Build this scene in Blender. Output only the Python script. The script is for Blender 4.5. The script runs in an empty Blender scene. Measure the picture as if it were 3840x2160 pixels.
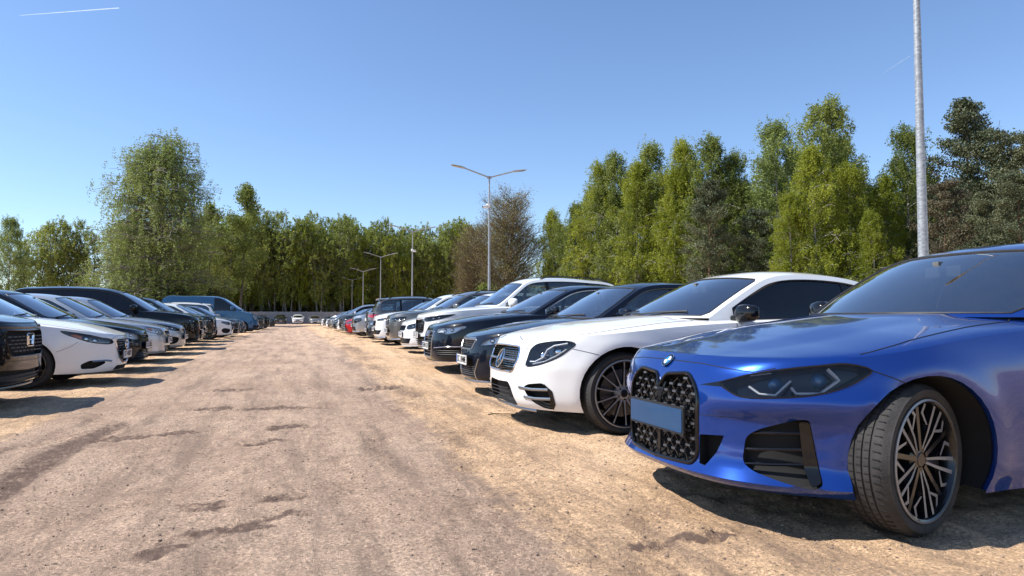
import bpy, bmesh, math, random
import numpy as np
from mathutils import Vector, Matrix
from mathutils.geometry import delaunay_2d_cdt

PI = math.pi
R = math.radians
scene = bpy.context.scene
COL = scene.collection

# ------------------------------------------------------------------ camera
CAM_H = 0.95
YAW = 17.9          # degrees clockwise from the aisle (+Y)
cam_data = bpy.data.cameras.new('camera')
cam = bpy.data.objects.new('camera', cam_data)
COL.objects.link(cam)
cam_data.sensor_width = 36.0
cam_data.lens = 24.0
cam_data.clip_start = 0.05
cam_data.clip_end = 6000
cam.location = (0, 0, CAM_H)
cam.rotation_euler = (R(90 + 2.55), 0, R(-YAW))
scene.camera = cam

# ------------------------------------------------------------------ light
SUN_EL, SUN_ALPHA = 50.0, 11.0      # sun stands over -X, a little towards +Y
w = bpy.data.worlds.new('World')
scene.world = w
w.use_nodes = True
nt = w.node_tree
nt.nodes.clear()
out = nt.nodes.new('ShaderNodeOutputWorld')
bg = nt.nodes.new('ShaderNodeBackground')
sky = nt.nodes.new('ShaderNodeTexSky')
sky.sky_type = 'NISHITA'
sky.sun_disc = False
sky.sun_elevation = R(SUN_EL)
sun_dir = Vector((-math.cos(R(SUN_EL)) * math.cos(R(SUN_ALPHA)), math.cos(R(SUN_EL)) * math.sin(R(SUN_ALPHA)), math.sin(R(SUN_EL))))
sky.sun_rotation = math.atan2(sun_dir.x, sun_dir.y)
sky.altitude = 200
sky.air_density = 1.0
sky.dust_density = 0.1
sky.ozone_density = 3.0
bg.inputs['Strength'].default_value = 0.112
tint = nt.nodes.new('ShaderNodeMix'); tint.data_type = 'RGBA'; tint.blend_type = 'MULTIPLY'
tint.inputs[0].default_value = 1.0; tint.inputs[7].default_value = (0.95, 0.995, 1.08, 1)
nt.links.new(sky.outputs[0], tint.inputs[6]); nt.links.new(tint.outputs[2], bg.inputs['Color'])
nt.links.new(bg.outputs[0], out.inputs['Surface'])
sl = bpy.data.lights.new('sun', 'SUN')
sl.energy = 4.8
sl.angle = R(0.53)
sl.color = (1.0, 0.955, 0.89)
sun = bpy.data.objects.new('sun', sl)
COL.objects.link(sun)
sun.rotation_euler = (-sun_dir).to_track_quat('-Z', 'Y').to_euler()
scene.view_settings.view_transform = 'Standard'
scene.view_settings.look = 'None'
scene.view_settings.exposure = 0.66
scene.view_settings.gamma = 1.0
scene.cycles.max_bounces = 8
scene.cycles.transparent_max_bounces = 16

# ------------------------------------------------------------------ helpers
def tag(o, label=None, cat=None, group=None, kind=None):
    if label: o['label'] = label
    if cat: o['category'] = cat
    if group: o['group'] = group
    if kind: o['kind'] = kind
    return o

def empty(name, loc=(0, 0, 0), parent=None):
    o = bpy.data.objects.new(name, None)
    COL.objects.link(o)
    o.location = loc
    o.empty_display_size = 0.2
    if parent: o.parent = parent
    return o

def mk(name, V, F, mats, parent=None, smooth=True, mi=None, sharp=None, loc=None):
    me = bpy.data.meshes.new(name)
    V = np.asarray(V, float)
    me.from_pydata(V.tolist(), [], F if isinstance(F, list) else np.asarray(F).tolist())
    if not isinstance(mats, (list, tuple)): mats = [mats]
    for m in mats: me.materials.append(m)
    if mi is not None:
        me.polygons.foreach_set('material_index', np.asarray(mi, dtype=np.int32))
    if smooth:
        me.polygons.foreach_set('use_smooth', np.ones(len(me.polygons), dtype=bool))
        if sharp: me.set_sharp_from_angle(angle=R(sharp))
    me.update()
    o = bpy.data.objects.new(name, me)
    COL.objects.link(o)
    if parent: o.parent = parent
    if loc is not None: o.location = loc
    return o

def copy_tree(o, parent=None):
    c = o.copy()
    COL.objects.link(c)
    c.parent = parent
    for ch in o.children:
        copy_tree(ch, c)
    return c

class MB:
    """collects pieces of geometry for one mesh"""
    def __init__(s): s.V = []; s.F = []; s.M = []; s.n = 0
    def add(s, V, F, m=0):
        V = np.asarray(V, float).reshape(-1, 3)
        s.V.append(V)
        s.F += [[int(i) + s.n for i in f] for f in F]
        s.M += [m] * len(F)
        s.n += len(V)
        return s
    def box(s, c, d, rot=None, m=0):
        x, y, z = d[0] / 2, d[1] / 2, d[2] / 2
        V = np.array([[-x,-y,-z],[x,-y,-z],[x,y,-z],[-x,y,-z],[-x,-y,z],[x,-y,z],[x,y,z],[-x,y,z]])
        if rot is not None: V = V @ np.array(rot).T
        return s.add(V + np.array(c), [[3,2,1,0],[4,5,6,7],[0,1,5,4],[1,2,6,5],[2,3,7,6],[3,0,4,7]], m)
    def tube(s, pts, r, n=6, closed=False, m=0, cap=True, flat=1.0):
        V, F = sweep(pts, r, n, closed, cap, flat)
        return s.add(V, F, m)
    def mirror(s):
        V = np.concatenate(s.V); k = s.n
        s.V.append(V * [1, -1, 1])
        s.F += [[i + k for i in reversed(f)] for f in s.F]
        s.M += s.M
        s.n += k
        return s
    def build(s, name, mats, parent=None, smooth=True, sharp=35, loc=None):
        if not s.n: return None
        return mk(name, np.concatenate(s.V), s.F, mats, parent, smooth, s.M, sharp, loc)

def sweep(pts, r, n=6, closed=False, cap=True, flat=1.0):
    P = np.asarray(pts, float)
    k = len(P)
    rr = np.broadcast_to(np.asarray(r, float), (k,))
    if closed: T = np.roll(P, -1, 0) - np.roll(P, 1, 0)
    else: T = np.gradient(P, axis=0)
    T /= np.linalg.norm(T, axis=1)[:, None] + 1e-12
    up = np.array([0, 0, 1.0])
    if abs(T[0] @ up) > 0.9: up = np.array([1.0, 0, 0])
    A = np.zeros_like(P)
    a = up - (up @ T[0]) * T[0]
    for i in range(k):
        a = a - (a @ T[i]) * T[i]
        a /= np.linalg.norm(a) + 1e-12
        A[i] = a
    B = np.cross(T, A)
    th = np.arange(n) / n * 2 * PI + PI / n
    V = P[:, None, :] + rr[:, None, None] * (np.cos(th)[None, :, None] * A[:, None, :] + flat * np.sin(th)[None, :, None] * B[:, None, :])
    F = []
    for i in range(k if closed else k - 1):
        i2 = (i + 1) % k
        for j in range(n):
            j2 = (j + 1) % n
            F.append([i * n + j, i * n + j2, i2 * n + j2, i2 * n + j])
    if cap and not closed:
        F.append(list(range(n))[::-1]); F.append([(k - 1) * n + j for j in range(n)])
    return V.reshape(-1, 3), F

def lathe(prof, n=48, axis='y', closed=False):
    """prof: list of (radius, along)."""
    p = np.asarray(prof, float); k = len(p)
    th = np.arange(n) / n * 2 * PI
    c, s_ = np.cos(th), np.sin(th)
    V = np.zeros((k, n, 3))
    if axis == 'y':
        V[..., 0] = p[:, :1] * c; V[..., 2] = p[:, :1] * s_; V[..., 1] = p[:, 1:2]
    else:
        V[..., 0] = p[:, :1] * c; V[..., 1] = p[:, :1] * s_; V[..., 2] = p[:, 1:2]
    F = []
    for i in range(k if closed else k - 1):
        i2 = (i + 1) % k
        for j in range(n):
            j2 = (j + 1) % n
            F.append([i * n + j, i2 * n + j, i2 * n + j2, i * n + j2])
    return V.reshape(-1, 3), F

def pchip(tab):
    t = np.asarray(tab, float); x, y = t[:, 0], t[:, 1]
    if len(x) < 3:
        return lambda q: np.interp(q, x, y)
    h = np.diff(x); d = np.diff(y) / h
    m = np.zeros_like(y)
    for i in range(1, len(x) - 1):
        if d[i - 1] * d[i] > 0:
            w1 = 2 * h[i] + h[i - 1]; w2 = h[i] + 2 * h[i - 1]
            m[i] = (w1 + w2) / (w1 / d[i - 1] + w2 / d[i])
    m[0] = d[0]; m[-1] = d[-1]
    def f(q):
        q = np.clip(np.asarray(q, float), x[0], x[-1])
        i = np.clip(np.searchsorted(x, q, side='right') - 1, 0, len(x) - 2)
        t_ = (q - x[i]) / h[i]
        t2, t3 = t_ * t_, t_ ** 3
        return (2*t3-3*t2+1)*y[i] + (t3-2*t2+t_)*h[i]*m[i] + (-2*t3+3*t2)*y[i+1] + (t3-t2)*h[i]*m[i+1]
    return f

def catmull(pts, n=12, closed=False):
    P = np.asarray(pts, float)
    if closed: P = np.vstack([P[-1], P, P[0], P[1]])
    else: P = np.vstack([2 * P[0] - P[1], P, 2 * P[-1] - P[-2]])
    out = []
    for i in range(1, len(P) - 2):
        p0, p1, p2, p3 = P[i-1], P[i], P[i+1], P[i+2]
        # centripetal parameters
        d = lambda a, b: max(np.linalg.norm(b - a), 1e-6) ** 0.5
        t0 = 0; t1 = t0 + d(p0, p1); t2 = t1 + d(p1, p2); t3 = t2 + d(p2, p3)
        for k in range(n):
            t = t1 + (t2 - t1) * k / n
            A1 = (t1-t)/(t1-t0)*p0 + (t-t0)/(t1-t0)*p1
            A2 = (t2-t)/(t2-t1)*p1 + (t-t1)/(t2-t1)*p2
            A3 = (t3-t)/(t3-t2)*p2 + (t-t2)/(t3-t2)*p3
            B1 = (t2-t)/(t2-t0)*A1 + (t-t0)/(t2-t0)*A2
            B2 = (t3-t)/(t3-t1)*A2 + (t-t1)/(t3-t1)*A3
            out.append((t2-t)/(t2-t1)*B1 + (t-t1)/(t2-t1)*B2)
    if not closed: out.append(P[-2])
    return np.array(out)

def rounded(poly, r=0.02, n=4, keep=()):
    """polygon with rounded corners; corners listed in keep stay sharp"""
    P = [np.asarray(p, float) for p in poly]; k = len(P); out = []
    for i in range(k):
        a, b, c = P[i-1], P[i], P[(i+1) % k]
        if i in keep: out.append(b); continue
        u, v = a - b, c - b
        lu, lv = np.linalg.norm(u), np.linalg.norm(v)
        q = min(r, lu * 0.45, lv * 0.45)
        p0, p2 = b + u / lu * q, b + v / lv * q
        for j in range(n + 1):
            t = j / n
            out.append((1-t)**2 * p0 + 2*t*(1-t) * b + t*t * p2)
    return np.array(out)

def densify(P, h, closed=True):
    P = np.asarray(P, float); out = []
    k = len(P)
    for i in range(k if closed else k - 1):
        a, b = P[i], P[(i + 1) % k]
        n = max(1, int(math.ceil(np.linalg.norm(b - a) / h)))
        for j in range(n): out.append(a + (b - a) * j / n)
    if not closed: out.append(P[-1])
    return np.array(out)

def inside(Q, poly):
    Q = np.asarray(Q, float); poly = np.asarray(poly, float)
    r = np.zeros(len(Q), bool); x, y = Q[:, 0], Q[:, 1]
    k = len(poly); j = k - 1
    for i in range(k):
        xi, yi = poly[i]; xj, yj = poly[j]
        if yi != yj:
            c = ((yi > y) != (yj > y)) & (x < (xj - xi) * (y - yi) / (yj - yi) + xi)
            r ^= c
        j = i
    return r

def seg_dist(Q, loop, closed=True):
    """min distance of points Q to a polyline"""
    Q = np.asarray(Q, float); L = np.asarray(loop, float)
    best = np.full(len(Q), 1e9)
    k = len(L)
    lo, hi = L.min(0) - 0.1, L.max(0) + 0.1
    near = np.where(((Q > lo) & (Q < hi)).all(1))[0]
    if not len(near): return best
    q = Q[near]; b = best[near]
    for i in range(k if closed else k - 1):
        a, c = L[i], L[(i+1) % k]
        d = c - a; l2 = d @ d + 1e-12
        t = np.clip(((q - a) @ d) / l2, 0, 1)
        dd = np.linalg.norm(q - (a + t[:, None] * d), axis=1)
        b = np.minimum(b, dd)
    best[near] = b
    return best

def cdt(grid, loops, outer, h):
    """triangulate grid points with the loops as constraints; keep triangles inside outer (None = all)"""
    G = np.asarray(grid, float).reshape(-1, 2)
    keep = np.ones(len(G), bool)
    for L in loops: keep &= seg_dist(G, L) > 0.35 * h
    if outer is not None:
        keep &= inside(G, outer) & (seg_dist(G, outer) > 0.35 * h)
    pts = [G[keep]]; n = int(keep.sum()); edges = []
    for L in list(loops) + ([outer] if outer is not None else []):
        k = len(L); pts.append(np.asarray(L)); edges += [(n + i, n + (i + 1) % k) for i in range(k)]
        n += k
    A = np.concatenate(pts)
    r = delaunay_2d_cdt([Vector(p) for p in A.tolist()], edges, [], 0, 1e-5)
    V = np.array([[p.x, p.y] for p in r[0]])
    T = np.array([list(f) for f in r[2]], int)
    a, b, c = V[T[:, 0]], V[T[:, 1]], V[T[:, 2]]
    area = (b[:, 0]-a[:, 0])*(c[:, 1]-a[:, 1]) - (b[:, 1]-a[:, 1])*(c[:, 0]-a[:, 0])
    T[area < 0] = T[area < 0][:, ::-1]
    ok = np.abs(area) > 1e-8
    if outer is not None: ok &= inside((a + b + c) / 3, outer)
    return V, T[ok]

def subset(V, T):
    u, inv = np.unique(T, return_inverse=True)
    return V[u], inv.reshape(T.shape)

def boundary(T):
    """directed boundary edges of triangles"""
    E = {}
    for t in T:
        for i in range(3):
            a, b = int(t[i]), int(t[(i+1) % 3])
            if (b, a) in E: del E[(b, a)]
            else: E[(a, b)] = 1
    return list(E)

def grid_in(poly, h):
    P = np.asarray(poly); lo, hi = P.min(0), P.max(0)
    xs = np.linspace(lo[0], hi[0], max(2, int((hi[0]-lo[0]) / h) + 2)); ys = np.linspace(lo[1], hi[1], max(2, int((hi[1]-lo[1]) / h) + 2))
    return np.stack(np.meshgrid(xs, ys, indexing='ij'), -1).reshape(-1, 2)

# ------------------------------------------------------------------ materials
def new_mat(name):
    m = bpy.data.materials.new(name); m.use_nodes = True
    nt = m.node_tree; b = nt.nodes.get('Principled BSDF')
    return m, nt, b

def N(nt, typ, **kw):
    n = nt.nodes.new(typ)
    for k, v in kw.items():
        if k.startswith('_'): setattr(n, k[1:], v)
        else: n.inputs[k.replace('__', ' ')].default_value = v
    return n

def mixc(nt, fac, a, b, mode='MIX'):
    n = nt.nodes.new('ShaderNodeMix'); n.data_type = 'RGBA'; n.blend_type = mode
    for i, v in ((0, fac), (6, a), (7, b)):
        if hasattr(v, 'is_linked'): nt.links.new(v, n.inputs[i])
        else: n.inputs[i].default_value = v if i == 0 else (*v, 1)
    return n.outputs[2]

def ramp(nt, fac, stops):
    r = nt.nodes.new('ShaderNodeValToRGB'); e = r.color_ramp.elements
    while len(e) < len(stops): e.new(0.5)
    for q, (p, c) in zip(e, stops):
        q.position = p; q.color = (*c, 1) if len(c) == 3 else c
    nt.links.new(fac, r.inputs[0])
    return r.outputs[0]

def g(v): return (v, v, v)

def noise(nt, scale, detail=4, rough=0.6, co=None, typ=None, dist=0.0):
    n = nt.nodes.new('ShaderNodeTexNoise')
    n.inputs['Scale'].default_value = scale; n.inputs['Detail'].default_value = detail; n.inputs['Roughness'].default_value = rough
    n.inputs['Distortion'].default_value = dist
    if typ: n.noise_type = typ
    if co is not None: nt.links.new(co, n.inputs['Vector'])
    return n.outputs[0]

def simple(name, col, rough=0.5, metal=0.0, coat=0.0, spec=0.5, var=0.0, vscale=20, bump=0.0, bscale=200):
    m, nt, b = new_mat(name)
    b.inputs['Base Color'].default_value = (*col, 1)
    b.inputs['Roughness'].default_value = rough
    b.inputs['Metallic'].default_value = metal
    b.inputs['Coat Weight'].default_value = coat
    b.inputs['Coat Roughness'].default_value = 0.04
    b.inputs['Specular IOR Level'].default_value = spec
    tc = nt.nodes.new('ShaderNodeTexCoord')
    if var:
        f = noise(nt, vscale, 5, 0.65, tc.outputs['Object'])
        c = ramp(nt, f, [(0.3, tuple(x * (1 - var) for x in col)), (0.7, tuple(min(1, x * (1 + var)) for x in col))])
        nt.links.new(c, b.inputs['Base Color'])
    if bump:
        f = noise(nt, bscale, 4, 0.6, tc.outputs['Object'])
        bp = N(nt, 'ShaderNodeBump', Strength=bump, Distance=0.01)
        nt.links.new(f, bp.inputs['Height']); nt.links.new(bp.outputs[0], b.inputs['Normal'])
    return m

def paint(name, col, metal=0.0, rough=0.4, dust=0.12, flake=0.0, ior=1.5):
    m, nt, b = new_mat(name)
    b.inputs['Specular IOR Level'].default_value = 0.12 if metal else 0.05
    tc = nt.nodes.new('ShaderNodeTexCoord')
    co = tc.outputs['Object']
    # dust settles where the surface looks up; it is brownish and dulls the gloss
    geo = nt.nodes.new('ShaderNodeNewGeometry')
    sep = nt.nodes.new('ShaderNodeSeparateXYZ'); nt.links.new(geo.outputs['Normal'], sep.inputs[0])
    n1 = noise(nt, 3.5, 6, 0.7, co); n2 = noise(nt, 260, 2, 0.5, co)
    r1 = ramp(nt, n1, [(0.35, g(0)), (0.75, g(1))]); r2 = ramp(nt, n2, [(0.62, g(0)), (0.72, g(1))])
    mu = N(nt, 'ShaderNodeMath', _operation='MULTIPLY_ADD'); nt.links.new(sep.outputs[2], mu.inputs[0])
    mu.inputs[1].default_value = 0.6; mu.inputs[2].default_value = 0.35
    mu.use_clamp = True
    m2 = N(nt, 'ShaderNodeMath', _operation='MULTIPLY'); nt.links.new(mu.outputs[0], m2.inputs[0]); nt.links.new(r1, m2.inputs[1])
    ad = N(nt, 'ShaderNodeMath', _operation='MULTIPLY_ADD'); nt.links.new(r2, ad.inputs[0]); ad.inputs[1].default_value = 0.35; nt.links.new(m2.outputs[0], ad.inputs[2])
    du = N(nt, 'ShaderNodeMath', _operation='MULTIPLY'); nt.links.new(ad.outputs[0], du.inputs[0]); du.inputs[1].default_value = dust
    c = mixc(nt, du.outputs[0], col, (0.36, 0.30, 0.24))
    nt.links.new(c, b.inputs['Base Color'])
    rr = N(nt, 'ShaderNodeMath', _operation='MULTIPLY_ADD'); nt.links.new(du.outputs[0], rr.inputs[0]); rr.inputs[1].default_value = 0.3; rr.inputs[2].default_value = 0.02
    b.inputs['Metallic'].default_value = metal
    b.inputs['Roughness'].default_value = rough
    b.inputs['Coat Weight'].default_value = 1.0
    b.inputs['Coat IOR'].default_value = ior
    nt.links.new(rr.outputs[0], b.inputs['Coat Roughness'])
    if flake:
        vo = N(nt, 'ShaderNodeTexVoronoi', Scale=900.0); nt.links.new(co, vo.inputs['Vector'])
        mx = mixc(nt, flake, (0.5, 0.5, 1.0), vo.outputs['Color'])
        nm = N(nt, 'ShaderNodeBump', Strength=flake, Distance=0.001)
        nt.links.new(vo.outputs['Color'], nm.inputs['Height']); nt.links.new(nm.outputs[0], b.inputs['Normal'])
    return m

def glass(name, tint, refl=1.45, extra=0.0, dust=0.05, rough=0.0):
    """a pane: mirrors by Fresnel, lets tinted light through, and carries a little dust"""
    m = bpy.data.materials.new(name); m.use_nodes = True
    nt = m.node_tree; nt.nodes.clear()
    o = nt.nodes.new('ShaderNodeOutputMaterial')
    tr = N(nt, 'ShaderNodeBsdfTransparent', Color=(*tint, 1))
    gl = N(nt, 'ShaderNodeBsdfGlossy', Color=(1, 1, 1, 1), Roughness=rough)
    fr = N(nt, 'ShaderNodeFresnel', IOR=refl)
    ma = N(nt, 'ShaderNodeMath', _operation='MULTIPLY_ADD'); nt.links.new(fr.outputs[0], ma.inputs[0]); ma.inputs[1].default_value = 1.5; ma.inputs[2].default_value = extra
    ma.use_clamp = True
    mx = nt.nodes.new('ShaderNodeMixShader'); nt.links.new(ma.outputs[0], mx.inputs[0]); nt.links.new(tr.outputs[0], mx.inputs[1]); nt.links.new(gl.outputs[0], mx.inputs[2])
    df = N(nt, 'ShaderNodeBsdfDiffuse', Color=(0.42, 0.38, 0.33, 1))
    tc = nt.nodes.new('ShaderNodeTexCoord')
    n1 = noise(nt, 6, 6, 0.7, tc.outputs['Object'])
    r = ramp(nt, n1, [(0.3, g(dust * 0.3)), (0.75, g(dust * 1.8))])
    m2 = nt.nodes.new('ShaderNodeMixShader'); nt.links.new(r, m2.inputs[0]); nt.links.new(mx.outputs[0], m2.inputs[1]); nt.links.new(df.outputs[0], m2.inputs[2])
    nt.links.new(m2.outputs[0], o.inputs[0])
    return m

M = {}
M['black_gloss'] = simple('black_gloss', (0.006, 0.006, 0.007), 0.1, 0, 0.1, 0.4)
M['black_plastic'] = simple('black_plastic', (0.018, 0.018, 0.019), 0.55, var=0.3)
M['black_matte'] = simple('black_matte', (0.006, 0.006, 0.006), 0.85)
M['grey_plastic'] = simple('grey_plastic', (0.06, 0.06, 0.065), 0.5, var=0.2)
M['chrome'] = simple('chrome', (0.75, 0.76, 0.78), 0.08, 1.0)
M['satin'] = simple('satin_metal', (0.42, 0.43, 0.45), 0.3, 1.0)
M['dark_metal'] = simple('dark_metal', (0.13, 0.13, 0.14), 0.3, 0.7)
M['rubber'] = simple('rubber', (0.022, 0.021, 0.020), 0.75, var=0.35, vscale=9, bump=0.2, bscale=90)
M['tyre_dusty'] = simple('tyre_dusty', (0.026, 0.024, 0.022), 0.8, var=0.6, vscale=7, bump=0.3, bscale=120)
M['rim_dark'] = simple('rim_dark', (0.012, 0.012, 0.013), 0.25, 0.3, 0.4)
M['rim_face'] = simple('rim_face', (0.27, 0.272, 0.275), 0.36, 0.4, var=.1)
M['rim_silver'] = simple('rim_silver', (0.40, 0.40, 0.41), 0.35, 0.7, 0.3)
M['brake'] = simple('brake_disc', (0.16, 0.155, 0.15), 0.4, 0.9, var=0.2)
M['interior'] = simple('interior', (0.014, 0.014, 0.015), 0.8, var=0.2)
M['interior_lit'] = simple('interior_grey', (0.10, 0.10, 0.10), 0.8, var=0.2)
M['glass'] = glass('window_glass', (0.45, 0.52, 0.51), 1.5, 0.09, 0.008)
M['glass_clear'] = glass('windscreen_glass', (0.58, 0.66, 0.66), 1.55, 0.26, 0.01)
M['glass_dark'] = glass('tinted_glass', (0.03, 0.035, 0.04), 1.45, 0.0, 0.006)
M['glass_opaque'] = simple('dark_window', (0.012, 0.016, 0.02), 0.04, 0.0, 0.5, 0.8)
M['lens'] = glass('lamp_lens', (0.92, 0.94, 0.95), 1.38, 0.0, 0.004, 0.02)
M['lens_smoked'] = glass('lamp_lens_smoked', (0.80, 0.81, 0.83), 1.30, 0.0, 0.003, 0.02)
M['lamp_white'] = simple('lamp_reflector', (0.70, 0.72, 0.74), 0.25, 0.25, 0.6)
M['drl'] = simple('light_guide', (0.60, 0.62, 0.64), 0.25, 0.1, 0.5)
M['amber'] = simple('amber_plastic', (0.75, 0.17, 0.02), 0.25, 0, 0.5)
M['red_lens'] = simple('red_lens', (0.35, 0.006, 0.008), 0.1, 0, 0.8)
M['blue_glass'] = simple('lens_blue', (0.06, 0.16, 0.32), 0.1, 0.2, 0.8)
M['plate_white'] = simple('plate_white', (0.72, 0.73, 0.72), 0.4, 0, 0.3, var=0.06)
M['plate_blue'] = simple('plate_blue', (0.01, 0.11, 0.40), 0.3, 0, 0.4)
M['plate_shop'] = simple('plate_azure', (0.002, 0.050, 0.135), 0.22, 0.0, 0.4, var=0.1, vscale=4)
M['plate_ink'] = simple('plate_ink', (0.01, 0.01, 0.01), 0.5)
M['badge_blue'] = simple('badge_blue', (0.02, 0.20, 0.55), 0.2, 0, 0.5)
M['badge_white'] = simple('badge_white', (0.8, 0.8, 0.8), 0.3, 0, 0.5)

# ------------------------------------------------------------------ ground
rng = np.random.default_rng(7)

def vnoise(x, y, sc, seed):
    r = np.random.default_rng(seed); n = 256
    G_ = r.random((n, n))
    X = x / sc; Y = y / sc
    i = np.floor(X).astype(int); j = np.floor(Y).astype(int)
    fx = X - i; fy = Y - j
    fx = fx * fx * (3 - 2 * fx); fy = fy * fy * (3 - 2 * fy)
    a = G_[i % n, j % n]; b = G_[(i+1) % n, j % n]; c = G_[i % n, (j+1) % n]; d = G_[(i+1) % n, (j+1) % n]
    return (a * (1-fx) + b * fx) * (1-fy) + (c * (1-fx) + d * fx) * fy

def fbm(x, y, sc, seed, o=4):
    return sum(vnoise(x, y, sc / 2 ** k, seed + k) * 0.5 ** k for k in range(o)) / sum(0.5 ** k for k in range(o))

def sst(a, b, x):
    t = np.clip((x - a) / (b - a), 0, 1); return t * t * (3 - 2 * t)

def elev(x, y):
    x = np.asarray(x, float); y = np.asarray(y, float)
    right = 0.13 * sst(8.5, 13, y) * sst(-0.5, 2.0, x)
    left = 0.10 * sst(14, 30, y) * sst(0.5, -1.5, x)
    return np.maximum(right, left) * (1 - sst(70, 110, y))

# the aisle is packed reddish gravel, the bays are loose yellow sand
def edge_r(y): return 1.05 + 0.35 * (fbm(y * 1.0, y * 0, 3.0, 31) - .5) + 0.25 * sst(3, 14, y)
def edge_l(y): return -2.2 - 0.3 * (fbm(y, y * 0, 3.0, 41) - .5)

PATCH = [(-.40, 3.76, .20, .08, .1), (-.02, 3.80, .13, .07, -.1), (-.20, 3.36, .23, .08, .35), (-.48, 3.14, .16, .06, .9), (-.14, 7.7, .42, .10, .0), (-.75, 7.9, .2, .12, 0), (-.13, 5.6, .20, .10, .4),
         (1.62, 2.66, .26, .05, 0), (.05, 6.3, .2, .10, .2), (-.7, 9.8, .3, .14, 0), (-1.2, 6.2, .4, .1, .2), (1.2, 9.5, .3, .2, 0)]

def ground_fields(x, y):
    z = elev(x, y)
    road = sst(edge_l(y) - .35, edge_l(y) + .35, x) * (1 - sst(edge_r(y) - .45, edge_r(y) + .45, x))
    # broad humps, finer lumps, soft churned sand in the bays
    z = z + 0.045 * (fbm(x, y, 1.8, 3) - .5) + (0.016 + 0.018 * (1 - road)) * (fbm(x, y, .32, 11) - .5) * 2
    near = np.exp(-np.maximum(0, y - 6) / 8)
    z = z + 0.013 * (fbm(x, y, .10, 17, 3) - .5) * 2 * near * (.3 + 1.4 * fbm(x, y, 1.1, 19))
    damp = np.zeros_like(x)
    # wheel ruts along the aisle
    for xr, wd, dp in ((-1.05, .16, .008), (.35, .16, .007), (.95, .22, .010), (-.1, .5, -.010), (-1.7, .25, .006)):
        xc = xr + .10 * (fbm(y, y * 0, 5, int(100 + xr * 10)) - .5)
        z = z - dp * np.exp(-((x - xc) / wd) ** 2)
    # worn tread prints inside the ruts
    for xr, wd, ph in ((-1.05, .11, 0), (.35, .11, 1), (.95, .12, 2), (-.62, .10, 3), (.72, .10, 4), (-.25, .10, 5), (1.25, .11, 6)):
        xc = xr + .16 * (fbm(y, y * 0, 5, int(100 + xr * 10)) - .5)
        m = np.exp(-((x - xc) / wd) ** 4) * np.clip(fbm(x * .3, y, 1.3, 200 + ph) * 3 - 1.1, 0, 1)
        z = z - .005 * m + .006 * m * np.sin(y * 2 * PI / .07 + np.abs(x - xc) * 18)
        damp = np.maximum(damp, m * .30 * fbm(x, y, .2, 300 + ph))
    # a tread track on the near side of the first bay
    xc = -1.50 + .05 * np.sin(y * .9); on = sst(3.6, 4.0, y) * (1 - sst(6.9, 7.4, y))
    band = np.exp(-((x - xc) / .13) ** 4) * on
    z = z - .014 * band + .009 * band * np.sin(y * 2 * PI / .075 + np.abs(x - xc) * 14)
    damp = np.maximum(damp, band * (.55 + .45 * fbm(x, y, .3, 61)))
    # curved tread marks where cars swing in and out
    for cx, cy, rad, a0, a1 in ((3.2, 4.4, 2.1, 2.2, 3.3), (3.0, 7.2, 1.9, 2.3, 3.5), (3.4, 1.8, 2.1, 2.3, 3.1), (3.1, 4.9, 2.5, 2.6, 3.4), (-4.6, 5.6, 2.2, -.4, .7), (-4.4, 6.9, 2.7, -.6, .5)):
        r = np.hypot(x - cx, y - cy); a = np.arctan2(y - cy, x - cx)
        a = np.where((a < 0) & (a0 > 1), a + 2 * PI, a)
        m = np.exp(-((r - rad) / .10) ** 4) * sst(a0, a0 + .15, a) * (1 - sst(a1 - .15, a1, a))
        z = z - .012 * m + .008 * m * np.sin(a * rad * 2 * PI / .07 + np.abs(r - rad) * 20)
        damp = np.maximum(damp, m * .40 * fbm(x, y, .25, 71))
    for px, py, rx, ry, an in PATCH:
        rx, ry = rx * 1.15, ry * 1.25
        u = (x - px) * math.cos(an) + (y - py) * math.sin(an); v = -(x - px) * math.sin(an) + (y - py) * math.cos(an)
        d = (u / rx) ** 2 + (v / ry) ** 2 + 3.2 * (fbm(x, y, .13, 81) - .5)
        m = np.clip(1.35 - d, 0, 1); m = m * m * (3 - 2 * m)
        z = z - .012 * m + .034 * m * (fbm(x, y, .075, 91, 2) - .35) + .008 * m * np.sin((u * .95 + v * .9) * 2 * PI / .10)
        damp = np.maximum(damp, m * np.clip(2.2 * fbm(x, y, .055, 93, 2) - .32, 0.0, .85))
    # sand pushed up round the wheels of the two coupes
    for wx, wy in ((2.66, 2.38), (2.62, 5.14)):
        r = np.hypot((x - wx) / 1.3, y - wy); z = z + .020 * np.exp(-((r - .17) / .06) ** 2) * (.4 + 1.2 * fbm(x, y, .12, 401))
    # dark oily earth where the sand meets the aisle
    e = np.exp(-((x - edge_r(y) - .15) / .35) ** 2) * (fbm(x * 2, y, 1.1, 55) ** 2) * 1.1
    damp = np.maximum(damp, np.clip(e, 0, .7) * sst(2, 5, y))
    return z, np.clip(damp, 0, 1), 1 - road

def axis(a, b, step, lo, hi, gr):
    c = list(np.arange(a, b, step)); s = step; x = c[-1]
    while x < hi: s *= gr; x += s; c.append(min(x, hi))
    s = step; x = c[0]; L = []
    while x > lo: s *= gr; x -= s; L.append(max(x, lo))
    return np.array(L[::-1] + c)

gx = axis(-2.6, 3.0, .024, -260, 260, 1.06)
gy = axis(1.6, 5.2, .024, -60, 420, 1.014)
GX, GY = np.meshgrid(gx, gy, indexing='ij')
gz, gd, gs = ground_fields(GX.ravel(), GY.ravel())
gn, gm_ = len(gx), len(gy)
I = (np.arange(gn - 1)[:, None] * gm_ + np.arange(gm_ - 1)[None]).ravel()
GF = np.stack([I, I + gm_, I + gm_ + 1, I + 1], 1)

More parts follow.
